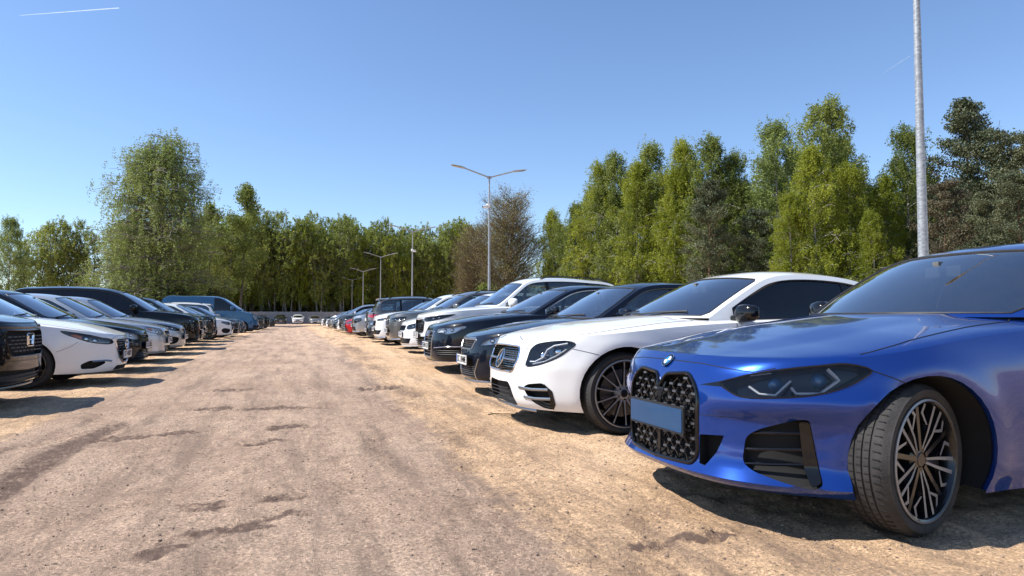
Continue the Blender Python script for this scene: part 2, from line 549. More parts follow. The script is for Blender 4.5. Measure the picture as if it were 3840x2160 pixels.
def ground_material():
    m, nt, b = new_mat('packed_sand')
    tc = nt.nodes.new('ShaderNodeTexCoord'); co = tc.outputs['Object']
    at = nt.nodes.new('ShaderNodeAttribute'); at.attribute_name = 'earth'
    sp = nt.nodes.new('ShaderNodeSeparateColor'); nt.links.new(at.outputs['Color'], sp.inputs[0])
    n1 = noise(nt, .55, 6, .65, co); n2 = noise(nt, 5.5, 6, .7, co); n3 = noise(nt, 60, 4, .7, co); n4 = noise(nt, 230, 2, .6, co)
    road = ramp(nt, n1, [(.30, (.41, .280, .195)), (.5, (.505, .355, .252)), (.70, (.58, .420, .300))])
    sand = ramp(nt, n1, [(.28, (.55, .355, .205)), (.55, (.72, .485, .295)), (.75, (.79, .56, .36))])
    # mix aisle and bay with a ragged border
    ad = N(nt, 'ShaderNodeMath', _operation='ADD'); nt.links.new(sp.outputs[1], ad.inputs[0])
    sb = N(nt, 'ShaderNodeMath', _operation='MULTIPLY_ADD'); nt.links.new(n2, sb.inputs[0]); sb.inputs[1].default_value = 1.1; sb.inputs[2].default_value = -.55
    nt.links.new(sb.outputs[0], ad.inputs[1])
    fr = ramp(nt, ad.outputs[0], [(.35, g(0)), (.65, g(1))])
    c = mixc(nt, fr, road, sand)
    mott = ramp(nt, n2, [(.30, g(.80)), (.52, g(1.0)), (.72, g(1.12))])
    c = mixc(nt, 1.0, c, mott, 'MULTIPLY')
    grain = ramp(nt, n3, [(.32, g(.62)), (.5, g(1.0)), (.66, g(1.25))])
    c = mixc(nt, 1.0, c, grain, 'MULTIPLY')
    # coarse gravel texture, light and dark crumbs
    vg = N(nt, 'ShaderNodeTexVoronoi', Scale=110.0); nt.links.new(co, vg.inputs['Vector'])
    sg = nt.nodes.new('ShaderNodeSeparateColor'); nt.links.new(vg.outputs['Color'], sg.inputs[0])
    gg = ramp(nt, sg.outputs[0], [(.0, g(.50)), (.15, g(.90)), (.75, g(1.08)), (1.0, g(1.5))])
    c = mixc(nt, .9, c, gg, 'MULTIPLY')
    # dark grit
    vo = N(nt, 'ShaderNodeTexVoronoi', Scale=42.0); nt.links.new(co, vo.inputs['Vector'])
    gr_ = ramp(nt, vo.outputs['Distance'], [(.10, g(1)), (.16, g(0))])
    sel = ramp(nt, n2, [(.48, g(0)), (.60, g(1))])
    gm = N(nt, 'ShaderNodeMath', _operation='MULTIPLY'); nt.links.new(gr_, gm.inputs[0]); nt.links.new(sel, gm.inputs[1])
    c = mixc(nt, gm.outputs[0], c, (.13, .10, .085))
    # churned damp soil and long faint dark drag marks
    mp = N(nt, 'ShaderNodeMapping'); mp.inputs['Scale'].default_value = (1.5, .14, 1); nt.links.new(co, mp.inputs[0])
    n5 = noise(nt, 2.2, 6, .75, mp.outputs[0]); st = ramp(nt, n5, [(.48, g(0)), (.64, g(.60))])
    mp2 = N(nt, 'ShaderNodeMapping'); mp2.inputs['Scale'].default_value = (.35, 1.0, 1); nt.links.new(co, mp2.inputs[0])
    n6 = noise(nt, 1.6, 7, .78, mp2.outputs[0]); st2 = ramp(nt, n6, [(.56, g(0)), (.68, g(.45))])
    mx = N(nt, 'ShaderNodeMath', _operation='MAXIMUM'); nt.links.new(st, mx.inputs[0]); nt.links.new(st2, mx.inputs[1])
    c = mixc(nt, mx.outputs[0], c, (.235, .168, .128))
    lt = ramp(nt, n5, [(.30, g(1.10)), (.45, g(1.0)), (.6, g(.92))])
    c = mixc(nt, 1.0, c, lt, 'MULTIPLY')
    n7 = noise(nt, 26, 5, .75, co)
    dd = N(nt, 'ShaderNodeMath', _operation='MULTIPLY_ADD'); nt.links.new(n7, dd.inputs[0]); dd.inputs[1].default_value = 2.4; dd.inputs[2].default_value = -1.22
    da = N(nt, 'ShaderNodeMath', _operation='ADD'); nt.links.new(sp.outputs[0], da.inputs[0]); nt.links.new(dd.outputs[0], da.inputs[1])
    df = ramp(nt, da.outputs[0], [(.12, g(0)), (.80, g(.95))])
    c = mixc(nt, df, c, (.150, .100, .078))
    nt.links.new(c, b.inputs['Base Color'])
    b.inputs['Roughness'].default_value = .92; b.inputs['Specular IOR Level'].default_value = .2
    # grain relief
    h1 = N(nt, 'ShaderNodeMath', _operation='MULTIPLY_ADD'); nt.links.new(n3, h1.inputs[0]); h1.inputs[1].default_value = .6; nt.links.new(n4, h1.inputs[2])
    h2 = N(nt, 'ShaderNodeMath', _operation='MULTIPLY_ADD'); nt.links.new(n2, h2.inputs[0]); h2.inputs[1].default_value = 2.2; nt.links.new(h1.outputs[0], h2.inputs[2])
    h3 = N(nt, 'ShaderNodeMath', _operation='MULTIPLY_ADD'); nt.links.new(gm.outputs[0], h3.inputs[0]); h3.inputs[1].default_value = .5; nt.links.new(h2.outputs[0], h3.inputs[2])
    bp = N(nt, 'ShaderNodeBump', Strength=1.0, Distance=.014); nt.links.new(h3.outputs[0], bp.inputs['Height']); nt.links.new(bp.outputs[0], b.inputs['Normal'])
    return m

ground = mk('ground', np.stack([GX.ravel(), GY.ravel(), gz], 1), GF, ground_material())
ca = ground.data.color_attributes.new('earth', 'FLOAT_COLOR', 'POINT')
ca.data.foreach_set('color', np.stack([gd, gs, gd * 0, gd * 0 + 1], 1).ravel())
ground['kind'] = 'structure'

def gz_at(x, y):
    return float(ground_fields(np.array([x], float), np.array([y], float))[0][0])

# loose pebbles and crumbs on the aisle
def pebbles():
    n = 14000
    u = rng.random(n); y = 1.3 + 16 * u ** 1.7; x = rng.uniform(-3.4, 3.0, n)
    cl = fbm(x, y, .8, 123); k = rng.random(n) < np.clip((cl - .32) * 3.4, .08, 1)
    x, y = x[k], y[k]; n = len(x)
    z = ground_fields(x, y)[0]
    s = .0022 + .0048 * rng.random(n) ** 3
    s[rng.random(n) < .004] *= 1.7
    ico = np.array([[0,0,1],[.89,0,.45],[.28,.85,.45],[-.72,.53,.45],[-.72,-.53,.45],[.28,-.85,.45],[.72,.53,-.45],[-.28,.85,-.45],[-.89,0,-.45],[-.28,-.85,-.45],[.72,-.53,-.45],[0,0,-1]])
    f = np.array([[0,1,2],[0,2,3],[0,3,4],[0,4,5],[0,5,1],[1,6,2],[2,7,3],[3,8,4],[4,9,5],[5,10,1],[6,7,2],[7,8,3],[8,9,4],[9,10,5],[10,6,1],[11,7,6],[11,8,7],[11,9,8],[11,10,9],[11,6,10]])
    V = ico[None] * (1 + .5 * (rng.random((n, 12, 1)) - .5)) * s[:, None, None] * np.stack([1 + .5 * rng.random(n), 1 + .5 * rng.random(n), .6 + .4 * rng.random(n)], 1)[:, None, :]
    V = V + np.stack([x, y, z + s * .25], 1)[:, None, :]
    F = (f[None] + 12 * np.arange(n)[:, None, None]).reshape(-1, 3)
    m, nt, b = new_mat('pebble')
    tc = nt.nodes.new('ShaderNodeTexCoord'); nn = noise(nt, 9, 3, .7, tc.outputs['Object'])
    nt.links.new(ramp(nt, nn, [(.35, (.13, .092, .070)), (.55, (.25, .18, .13)), (.72, (.42, .32, .24))]), b.inputs['Base Color'])
    b.inputs['Roughness'].default_value = .9
    o = mk('gravel', V.reshape(-1, 3), F, m, smooth=False)
    tag(o, 'loose dark pebbles and crumbs scattered over the dirt aisle', 'gravel', kind='stuff')
pebbles()

def twig():
    o = MB(); base_ = np.array([1.95, 6.35, gz_at(1.95, 6.35) + .012])
    pts = base_ + np.array([[-.13, .04, 0], [-.08, .02, .008], [-.02, .02, .004], [.06, -.01, .006], [.13, .0, .0]])
    o.tube(pts, [.006, .006, .005, .004, .002], 6)
    o.tube([pts[1], pts[1] + [-.03, .03, .012]], [.004, .002], 5)
    q = o.build('twig', simple('twig_bark', (.07, .045, .03), .9, var=.3))
    tag(q, 'crooked dry brown twig lying on the sand before the white coupe', 'twig')
twig()

# ------------------------------------------------------------------ lamp posts, wall, trails
def galv():
    m, nt, b = new_mat('galvanised_steel')
    tc = nt.nodes.new('ShaderNodeTexCoord')
    mp = N(nt, 'ShaderNodeMapping'); mp.inputs['Scale'].default_value = (1, 1, 2.2); nt.links.new(tc.outputs['Object'], mp.inputs[0])
    vo = N(nt, 'ShaderNodeTexVoronoi', Scale=16.0); nt.links.new(mp.outputs[0], vo.inputs['Vector'])
    sp = nt.nodes.new('ShaderNodeSeparateColor'); nt.links.new(vo.outputs['Color'], sp.inputs[0])
    nn = noise(nt, 25, 4, .7, mp.outputs[0])
    mm = N(nt, 'ShaderNodeMath', _operation='MULTIPLY_ADD'); nt.links.new(sp.outputs[0], mm.inputs[0]); mm.inputs[1].default_value = .45
    nt.links.new(nn, mm.inputs[2])
    nt.links.new(ramp(nt, mm.outputs[0], [(.35, (.20, .215, .23)), (.65, (.28, .295, .31)), (.9, (.38, .40, .41))]), b.inputs['Base Color'])
    b.inputs['Metallic'].default_value = .35; b.inputs['Roughness'].default_value = .48
    return m
M['galv'] = galv()
M['lamp_grey'] = simple('lamp_head_grey', (.33, .34, .34), .4, .3)
M['lamp_dark'] = simple('lamp_glass', (.10, .10, .10), .15, 0, .5)
M['cctv_white'] = simple('camera_white', (.75, .75, .74), .4)

def make_lamp():
    r = empty('street_lamp')
    Ht = 8.0
    V, F = lathe([(.001, 0), (.16, 0), (.16, .03), (.085, .032)] + [(.085 - .048 * (k / 12), .03 + Ht * k / 12) for k in range(13)] + [(.001, Ht + .03)], 24, 'z')
    mk('pole', V, F, M['galv'], r, sharp=40)
    for e in (-1, 1):
        a = MB(); tilt = .27
        p0 = np.array([0, 0, Ht - .05]); p1 = np.array([e * 1.35, 0, Ht + 1.35 * tilt * (1.0 if e < 0 else 1.0)])
        a.tube([p0, p0 + (p1 - p0) * .5, p1], [.038, .036, .034], 10)
        a.box(p0 + [e * .05, 0, 0.0], (.12, .10, .12))
        a.build('arm', M['galv'], r)
        h = MB(); ca, sa = math.cos(.17), math.sin(.17)
        secs = [(-.10, .045, .035), (-.02, .06, .045), (.06, .10, .05), (.25, .135, .04), (.45, .14, .03), (.60, .12, .02), (.64, .08, .012)]
        V = []; k = 10; th = np.arange(k) / k * 2 * PI
        for t, w_, hh in secs:
            for q in th:
                y = w_ * math.copysign(abs(math.cos(q)) ** .6, math.cos(q)); z = hh * math.copysign(abs(math.sin(q)) ** .6, math.sin(q))
                V.append([e * (t * ca - z * sa), y, t * sa + z * ca])
        V = np.array(V) + p1; F = []
        for i in range(len(secs) - 1):
            for j in range(k): F.append([i*k+j, i*k+(j+1) % k, (i+1)*k+(j+1) % k, (i+1)*k+j])
        F += [list(range(k)), [(len(secs)-1)*k+j for j in range(k)]]
        h.add(V, F); hd = h.build('lamp_head', M['lamp_grey'], r, sharp=40)
        g_ = MB(); rot = [[ca, 0, -e * sa], [0, 1, 0], [e * sa, 0, ca]]
        g_.box(p1 + np.array([e * (.36 * ca + .035 * sa), 0, .36 * sa - .035 * ca]), (.36, .20, .008), rot); g_.build('lamp_glass', M['lamp_dark'], hd, smooth=False)
    return r

lamp0 = make_lamp()
LAMP_Y = [8.2, 33.0, 56.0, 80.0, 104.0, 128.0]
lamp_lab = ['galvanised lamp post rising behind the blue coupe, its head out of view',
            'tall twin-arm lamp post in front of the leafless oak', 'second twin-arm lamp post, beyond the one by the leafless oak', 'third twin-arm lamp post, against the birch wood',
            'fourth twin-arm lamp post, small against dark birch trunks', 'smallest and farthest twin-arm lamp post near the concrete wall']
for i, y in enumerate(LAMP_Y):
    o = lamp0 if i == 0 else copy_tree(lamp0)
    x = 9.45 + (.9 if i >= 3 else 0) * (i - 2) / 2.5
    o.location = (x, y, float(elev(x, y))); 
    tag(o, lamp_lab[i], 'lamp post', 'twin-arm lamp posts along the parking rows')

def make_cctv(loc, rz, lab):
    r = empty('security_camera', loc); r.rotation_euler.z = rz
    o = MB(); V, F = lathe([(.001, -.16), (.055, -.15), (.065, -.10), (.065, .12), (.001, .13)], 14, 'y'); o.add(V + [0, -.22, -.02], F); o.build('housing', M['cctv_white'], r)
    o = MB(); V, F = lathe([(.001, -.168), (.045, -.165), (.045, -.14)], 14, 'y'); o.add(V + [0, -.22, -.02], F); o.build('lens', M['black_gloss'], r)
    o = MB(); o.tube([[0, 0.02, .10], [0, -.12, .08], [0, -.2, .03]], .035, 8); o.box((0, .0, .08), (.14, .14, .18)); o.build('bracket', M['cctv_white'], r)
    tag(r, lab, 'camera', 'security cameras on the lamp posts')
make_cctv((9.37, 32.93, 6.55), R(-60), 'white bullet camera on the lamp post before the leafless oak')
make_cctv((9.4, 55.93, 6.5), R(60), 'white bullet camera on the second twin-arm lamp post')

def make_wall():
    m, nt, b = new_mat('concrete_panel')
    tc = nt.nodes.new('ShaderNodeTexCoord'); n1 = noise(nt, 1.2, 6, .7, tc.outputs['Object'])
    nt.links.new(ramp(nt, n1, [(.3, (.20, .205, .215)), (.7, (.30, .30, .31))]), b.inputs['Base Color']); b.inputs['Roughness'].default_value = .9
    r = empty('concrete_wall', (0, 126.5, 0))
    tag(r, 'long grey precast concrete wall closing the far end of the car park', 'wall')
    p = MB(); x = -90.0
    while x < 45:
        for k in range(4): p.box((x + 1.25, 0, .27 + .53 * k), (2.38, .05, .52))
        x += 2.5
    p.build('panel_cladding', m, r, smooth=False)
    x = -90.0
    k = 0
    src = None
    while x <= 45:
        if src is None:
            q = MB(); q.box((0, 0, 1.1), (.14, .14, 2.2)); q.box((0, 0, 2.22), (.17, .17, .05)); src = q.build('post', m, r, smooth=False); src.location = (x, 0, 0)
        else:
            c = src.copy(); COL.objects.link(c); c.parent = r; c.location = (x, 0, 0)
        x += 2.5
make_wall()

def contrail(p0, p1, dist, wd, lab):
    Rm = cam.rotation_euler.to_matrix()
    def at(px, py):
        d = (Rm @ Vector(((px - 1288) / 1717, -(py - 724.5) / 1717, -1))).normalized(); return np.array(cam.location + d * dist)
    a, b = at(*p0), at(*p1); n = 24
    t = np.linspace(0, 1, n)[:, None]; pts = a + (b - a) * t
    rad = wd * (.25 + .75 * np.linspace(0, 1, n) ** .6) * (1 + .12 * np.sin(np.arange(n) * 1.7))
    m = bpy.data.materials.new('ice_trail'); m.use_nodes = True; nt = m.node_tree; nt.nodes.clear()
    o = nt.nodes.new('ShaderNodeOutputMaterial'); tr = N(nt, 'ShaderNodeBsdfTransparent'); df = N(nt, 'ShaderNodeBsdfTranslucent', Color=(.95, .95, .95, 1))
    tc = nt.nodes.new('ShaderNodeTexCoord'); sp = nt.nodes.new('ShaderNodeSeparateXYZ'); nt.links.new(tc.outputs['Generated'], sp.inputs[0])
    nn = noise(nt, 3.0, 3, .5, tc.outputs['Generated'])
    lw = N(nt, 'ShaderNodeLayerWeight', Blend=.35)
    iv = N(nt, 'ShaderNodeMath', _operation='SUBTRACT'); iv.inputs[0].default_value = 1; nt.links.new(lw.outputs['Facing'], iv.inputs[1])
    mu = N(nt, 'ShaderNodeMath', _operation='MULTIPLY'); nt.links.new(iv.outputs[0], mu.inputs[0]); mu.inputs[1].default_value = .28
    mx = nt.nodes.new('ShaderNodeMixShader'); nt.links.new(mu.outputs[0], mx.inputs[0]); nt.links.new(tr.outputs[0], mx.inputs[1]); nt.links.new(df.outputs[0], mx.inputs[2]); nt.links.new(mx.outputs[0], o.inputs[0])
    V, F = sweep(pts, rad, 10, cap=True)
    q = mk('contrail', V, F, m); q.visible_shadow = True
    tag(q, lab, 'contrail')
contrail((48, 39), (300, 20), 3500, 2.2, 'white aircraft trail high over the weeping birch')
contrail((2223, 183), (2290, 140), 3500, 1.6, 'faint short aircraft trail beside the bare lamp post top')

# ------------------------------------------------------------------ trees
def leaf_mat(name, stops, trans=.35, sc=.35):
    m, nt, b = new_mat(name)
    o = nt.nodes['Material Output']
    tc = nt.nodes.new('ShaderNodeTexCoord'); oi = nt.nodes.new('ShaderNodeObjectInfo')
    geo = nt.nodes.new('ShaderNodeNewGeometry')
    n1 = noise(nt, sc, 3, .6, geo.outputs['Position'])
    a = N(nt, 'ShaderNodeMath', _operation='MULTIPLY_ADD'); nt.links.new(geo.outputs['Random Per Island'], a.inputs[0]); a.inputs[1].default_value = .40; a.inputs[2].default_value = -.20
    a2 = N(nt, 'ShaderNodeMath', _operation='MULTIPLY_ADD'); nt.links.new(oi.outputs['Random'], a2.inputs[0]); a2.inputs[1].default_value = .22; a2.inputs[2].default_value = -.11
    s1 = N(nt, 'ShaderNodeMath', _operation='ADD'); nt.links.new(n1, s1.inputs[0]); nt.links.new(a.outputs[0], s1.inputs[1])
    s2 = N(nt, 'ShaderNodeMath', _operation='ADD'); nt.links.new(s1.outputs[0], s2.inputs[0]); nt.links.new(a2.outputs[0], s2.inputs[1])
    c = ramp(nt, s2.outputs[0], stops)
    nt.links.new(c, b.inputs['Base Color']); b.inputs['Roughness'].default_value = .55; b.inputs['Specular IOR Level'].default_value = .3
    t = nt.nodes.new('ShaderNodeBsdfTranslucent'); nt.links.new(c, t.inputs['Color'])
    mx = nt.nodes.new('ShaderNodeMixShader'); mx.inputs[0].default_value = trans
    nt.links.new(b.outputs[0], mx.inputs[1]); nt.links.new(t.outputs[0], mx.inputs[2]); nt.links.new(mx.outputs[0], o.inputs[0])
    return m

LM = dict(
    wood=leaf_mat('wood_birch_leaf', [(.25, (.14, .175, .035)), (.5, (.25, .295, .06)), (.75, (.36, .40, .10))], .5),
    birch=leaf_mat('birch_leaf', [(.25, (.10, .135, .030)), (.5, (.19, .235, .050)), (.75, (.29, .33, .08))], .5),
    bright=leaf_mat('young_birch_leaf', [(.25, (.14, .175, .016)), (.5, (.23, .27, .024)), (.75, (.33, .36, .045))], .45),
    grey=leaf_mat('weeping_birch_leaf', [(.25, (.12, .165, .042)), (.5, (.21, .265, .070)), (.75, (.30, .36, .11))]),
    pine=leaf_mat('pine_needle', [(.25, (.045, .062, .032)), (.5, (.085, .105, .052)), (.75, (.14, .145, .07))], .12),
    pinebrown=leaf_mat('dry_pine_needle', [(.25, (.065, .060, .036)), (.5, (.115, .10, .058)), (.75, (.17, .145, .08))], .12),
    bud=leaf_mat('oak_bud', [(.25, (.17, .125, .05)), (.5, (.23, .19, .07)), (.75, (.25, .26, .09))], .25),
    bush=leaf_mat('undergrowth_leaf', [(.25, (.055, .062, .022)), (.5, (.11, .115, .035)), (.75, (.18, .19, .05))], .3))

def bark(name, c1, c2, sc=3.0):
    m, nt, b = new_mat(name); tc = nt.nodes.new('ShaderNodeTexCoord')
    mp = N(nt, 'ShaderNodeMapping'); mp.inputs['Scale'].default_value = (1, 1, 2.5); nt.links.new(tc.outputs['Object'], mp.inputs[0])
    n1 = noise(nt, sc, 5, .7, mp.outputs[0]); nt.links.new(ramp(nt, n1, [(.42, c1), (.56, c2)]), b.inputs['Base Color']); b.inputs['Roughness'].default_value = .85
    return m
BARK = dict(birch=bark('birch_bark', (.05, .045, .04), (.46, .44, .40)), dark=bark('dark_bark', (.08, .062, .044), (.20, .16, .115)), pine=bark('pine_bark', (.06, .035, .022), (.16, .09, .05)), greyb=bark('grey_bark', (.09, .08, .07), (.26, .24, .21)))

def tube_set(segs, n=4):
    o = MB()
    for pts, r in segs: o.tube(pts, r, n, cap=False)
    return np.concatenate(o.V), o.F

def leaves(C, size, rg, stretch=1.5, hang=0.0):
    """one bent leaf-sized quad at every centre"""
    n = len(C)
    d = rg.normal(size=(n, 3)); d[:, 2] -= hang; d /= np.linalg.norm(d, axis=1)[:, None]
    e = rg.normal(size=(n, 3)); e -= (e * d).sum(1)[:, None] * d; e /= np.linalg.norm(e, axis=1)[:, None]
    s = size * (.6 + .8 * rg.random(n))[:, None]
    a, b = d * s * stretch * .5, e * s * .5
    V = np.stack([C - a, C + b * .9, C + a, C - b * .9], 1).reshape(-1, 3)
    F = np.arange(4 * n).reshape(-1, 4)
    return V, F

def tree_mesh(kind, seed, H, Rw, nleaf, size, crown0, prof, mats, lean=0.0, trunks=1, tw=.16, limb=26, hang=0.0, sig=.5, sigz=.5, up=.5, droop=0.0, clumps=None, fork=3):
    """H height, Rw crown radius, crown0 height where foliage starts (share of H), prof(t) radius share by height in crown"""
    rg = np.random.default_rng(seed)
    segs = []; tips = []
    for k in range(trunks):
        off = rg.normal(0, .35, 2) * (trunks > 1); ln = rg.normal(0, lean + .12 * (trunks > 1), 2)
        hk = H * (1 if k == 0 else rg.uniform(.75, .97))
        t = np.linspace(0, 1, 14)
        wig = np.cumsum(rg.normal(0, .05 * H / 14, (14, 2)), 0)
        P = np.stack([off[0] + ln[0] * t * H * .3 + wig[:, 0], off[1] + ln[1] * t * H * .3 + wig[:, 1], t * hk * .985], 1)
        segs.append((P, tw * (1 - t) ** .8 + .012))
        for i in range(limb):
            u = crown0 + (1 - crown0) * (i + rg.random()) / limb
            u = min(u, .985)
            p0 = np.array([np.interp(u, t, P[:, j]) for j in range(3)])
            uc = (u - crown0) / (1 - crown0)
            az = i * 2.399 + rg.normal(0, .4)
            r_ = Rw * prof(uc) * rg.uniform(.62, 1.0) * (1 + .22 * math.sin(az * 2 + u * 9 + seed) + .12 * math.sin(u * 23 + seed * 2))
            dirv = np.array([math.cos(az), math.sin(az), 0])
            rise = up * r_ * rg.uniform(.6, 1.3)
            s = np.linspace(0, 1, 6)[:, None]
            L = p0 + dirv * r_ * s + np.array([0, 0, 1.0]) * (rise * s - droop * r_ * s ** 2.5) + rg.normal(0, .05 * r_, (6, 3)) * s
            segs.append((L, np.linspace(tw * .34 * (1 - u * .7), .012, 6)))
            tips.append(L)
            for f in range(fork):
                j = rg.integers(1, 5); q0 = L[j]; a2 = az + rg.choice([-1, 1]) * rg.uniform(.4, 1.1)
                l2 = r_ * (1 - j / 7) * rg.uniform(.4, .75)
                s2 = np.linspace(0, 1, 4)[:, None]
                L2 = q0 + np.array([math.cos(a2), math.sin(a2), 0]) * l2 * s2 + np.array([0, 0, 1.0]) * (up * l2 * s2 * rg.uniform(.3, 1.4) - droop * l2 * s2 ** 2)
                segs.append((L2, np.linspace(.022, .009, 4))); tips.append(L2)
    # leaves sit in clumps along the outer parts of the limbs
    W = []; cl = []
    for L in tips:
        m = len(L)
        for q in rg.uniform(.35, 1.0, max(2, int(4 * m / 6))):
            f = q * (m - 1); i = min(int(f), m - 2); cl.append(L[i] + (L[i+1] - L[i]) * (f - i)); W.append(rg.uniform(.3, 1.0))
    cl = np.array(cl); W = np.array(W); W /= W.sum()
    idx = rg.choice(len(cl), nleaf, p=W)
    if hang:       # leaves hang in strands from the twigs
        ns_ = nleaf // 22; st = cl[rg.choice(len(cl), ns_, p=W)] + rg.normal(size=(ns_, 3)) * np.array([sig, sig, sigz]) * .75
        sl_ = hang * rg.uniform(.6, 2.0, ns_)
        k_ = rg.integers(0, ns_, nleaf); q_ = rg.random(nleaf)
        C = st[k_] + rg.normal(size=(nleaf, 3)) * np.array([.10, .10, .06]); C[:, 2] -= sl_[k_] * q_
        C[:, :2] += (rg.normal(0, .12, (ns_, 2)))[k_] * q_[:, None]
    else:
      u3 = rg.normal(size=(nleaf, 3)); u3 /= np.linalg.norm(u3, axis=1)[:, None]; u3 *= (rg.random(nleaf) ** .45)[:, None]
      C = cl[idx] + u3 * 1.7 * np.array([sig, sig, sigz])
    C = C[C[:, 2] > .4]
    V, F = leaves(C, size, rg, 1.6, .4 if hang else 0)
    return segs, (V, F)

TREE = {}
def tree_proto(key, kindname, leafm, barkm, **kw):
    segs, (V, F) = tree_mesh(key, **kw)
    tv, tf = tube_set([s for s in segs if True], 5)
    me = mk('trunk', tv, tf, barkm); cr = mk('crown', V, F, leafm, smooth=False)
    for q in (me, cr): COL.objects.unlink(q)
    TREE[key] = (kindname, me, cr)

def put_tree(key, x, y, sc=1.0, rz=None, label=None, group=None, leafm=None, sz=None):
    nm, a, b = TREE[key]
    r = empty(nm, (x, y, -0.05)); r.rotation_euler.z = rg_t.uniform(0, 6.28) if rz is None else rz
    s = sc; r.scale = (s, s, sz or s)
    for q in (a, b):
        c = q.copy(); COL.objects.link(c); c.parent = r
        if leafm is not None and q is b:
            c.material_slots[0].link = 'OBJECT'; c.material_slots[0].material = leafm
    tag(r, label, 'tree' if 'bush' not in nm else 'bush', group)
    return r
rg_t = np.random.default_rng(5)

oval = lambda t: (max(0, math.sin(PI * min(1, .12 + .88 * t) ** .75))) ** .7 * (1 - .35 * t)
round_ = lambda t: float(np.interp(t, [0, .15, .4, .65, .85, .95, 1], [.70, .95, 1.0, .82, .52, .30, .08]))
held = lambda t: float(np.interp(t, [0, .25, .5, .75, .9, 1], [.30, .55, .95, .95, .62, .15]))
pinep = lambda t: float(np.interp(t, [0, .3, .6, .85, .95, 1], [.85, 1.0, .80, .42, .28, .10]))
cone = lambda t: (1 - t) ** .75 * min(1, .35 + 2.2 * t)
egg = lambda t: max(.08, (1 - t ** 2.2)) * min(1, .45 + 1.5 * t)
top_ = lambda t: (.40 + .6 * math.sin(PI * min(1, t * 1.02)) ** .8) * (1 - .45 * t)
tall = lambda t: (.55 + .45 * math.sin(PI * t)) * (1 - t ** 3) + .06

def P3(key, nm, lm, bk, **kw):
    kw.setdefault('mats', None)
    segs, (V, F) = tree_mesh(None, **kw)
    tv, tf = tube_set(segs, 5)
    a = mk('trunk', tv, tf, bk); b = mk('crown', V, F, lm, smooth=False)
    for q in (a, b): COL.objects.unlink(q)
    TREE[key] = (nm, a, b)
for i in range(4):
    P3('birch%d' % i, 'birch_tree', LM['birch'], BARK['birch'], seed=10 + i, H=18, Rw=3.7, nleaf=42000, size=.095, crown0=.08, prof=round_, limb=60, sig=.42, sigz=.55, up=.75, droop=.5, hang=.6, tw=.13, lean=.05)
for i in range(3):   # birches of the dense wood: crown held high, bare stems below
    P3('wood%d' % i, 'birch_tree', LM['wood'], BARK['greyb'], seed=20 + i, H=19, Rw=3.2, nleaf=22000, size=.135, crown0=.27, prof=held, limb=50, sig=.50, sigz=.60, up=.6, droop=.3, hang=.5, tw=.11, lean=.05, trunks=3)
P3('weep', 'weeping_birch', LM['grey'], BARK['greyb'], seed=33, H=21.0, Rw=7.0, nleaf=120000, size=.10, crown0=.08, prof=lambda t: float(np.interp(t, [0, .2, .45, .65, .8, .92, 1], [.75, .98, 1.0, .84, .70, .52, .22])), limb=110, sig=.55, sigz=.6, up=.36, droop=.30, hang=1.0, tw=.40, trunks=3, fork=8)
P3('loose', 'aspen_tree', LM['birch'], BARK['dark'], seed=35, H=16, Rw=3.2, nleaf=12000, size=.13, crown0=.22, prof=egg, limb=26, sig=.45, sigz=.5, up=1.1, tw=.14, lean=.08)
for i in range(2):
    P3('pine%d' % i, 'pine_tree', LM['pine'], BARK['pine'], seed=40 + i, H=17, Rw=4.6, nleaf=34000, size=.11, crown0=.08, prof=pinep, limb=54, sig=.42, sigz=.26, up=.30, droop=-.25, tw=.2, fork=6)
P3('oak', 'bare_oak', LM['bud'], BARK['dark'], seed=50, H=17.5, Rw=5.3, nleaf=42000, size=.085, crown0=.06, prof=lambda t: float(np.interp(t, [0, .2, .5, .75, .9, 1], [.85, 1.0, 1.0, .85, .62, .35])), limb=100, sig=.6, sigz=.6, up=.85, tw=.30, trunks=3, fork=13)
P3('bush', 'bush', LM['bush'], BARK['dark'], seed=60, H=3.4, Rw=2.2, nleaf=5200, size=.13, crown0=.06, prof=lambda t: (1 - t ** 2) * .9 + .1, limb=22, sig=.35, sigz=.35, up=.6, tw=.05, trunks=3)

# the weeping birch and its neighbours
put_tree('weep', -13.6, 80, 1.0, 1.1, 'huge weeping birch with grey-green crown, taller than everything around it')
put_tree('loose', -1.6 - 4.0, 84, 1.02, 0.4, 'thin dark-stemmed aspen just beside the weeping birch')
put_tree('loose', -9.5, 92, .95, 2.4, 'leaning loose-crowned aspen half hidden by the weeping birch')
for i, (x, y) in enumerate(((-19, 82), (-16.5, 77.5), (-11, 76.5), (-8.2, 79), (-21, 88))):
    put_tree('bush', x, y, 1.1, None, 'brown-green shrub in the thicket at the foot of the weeping birch', 'shrubs under the weeping birch')
put_tree('oak', 28.2, 90, 1.0, .6, 'large leafless oak with a fine net of dark twigs')
put_tree('oak', 25.2, 95, .80, 2.0, 'smaller half-bare oak with rusty buds beside the large leafless one', leafm=LM['bud'])
put_tree('bush', 24.5, 88, 1.5, None, 'yellow-green shrub in front of the leafless oak', leafm=LM['birch'])

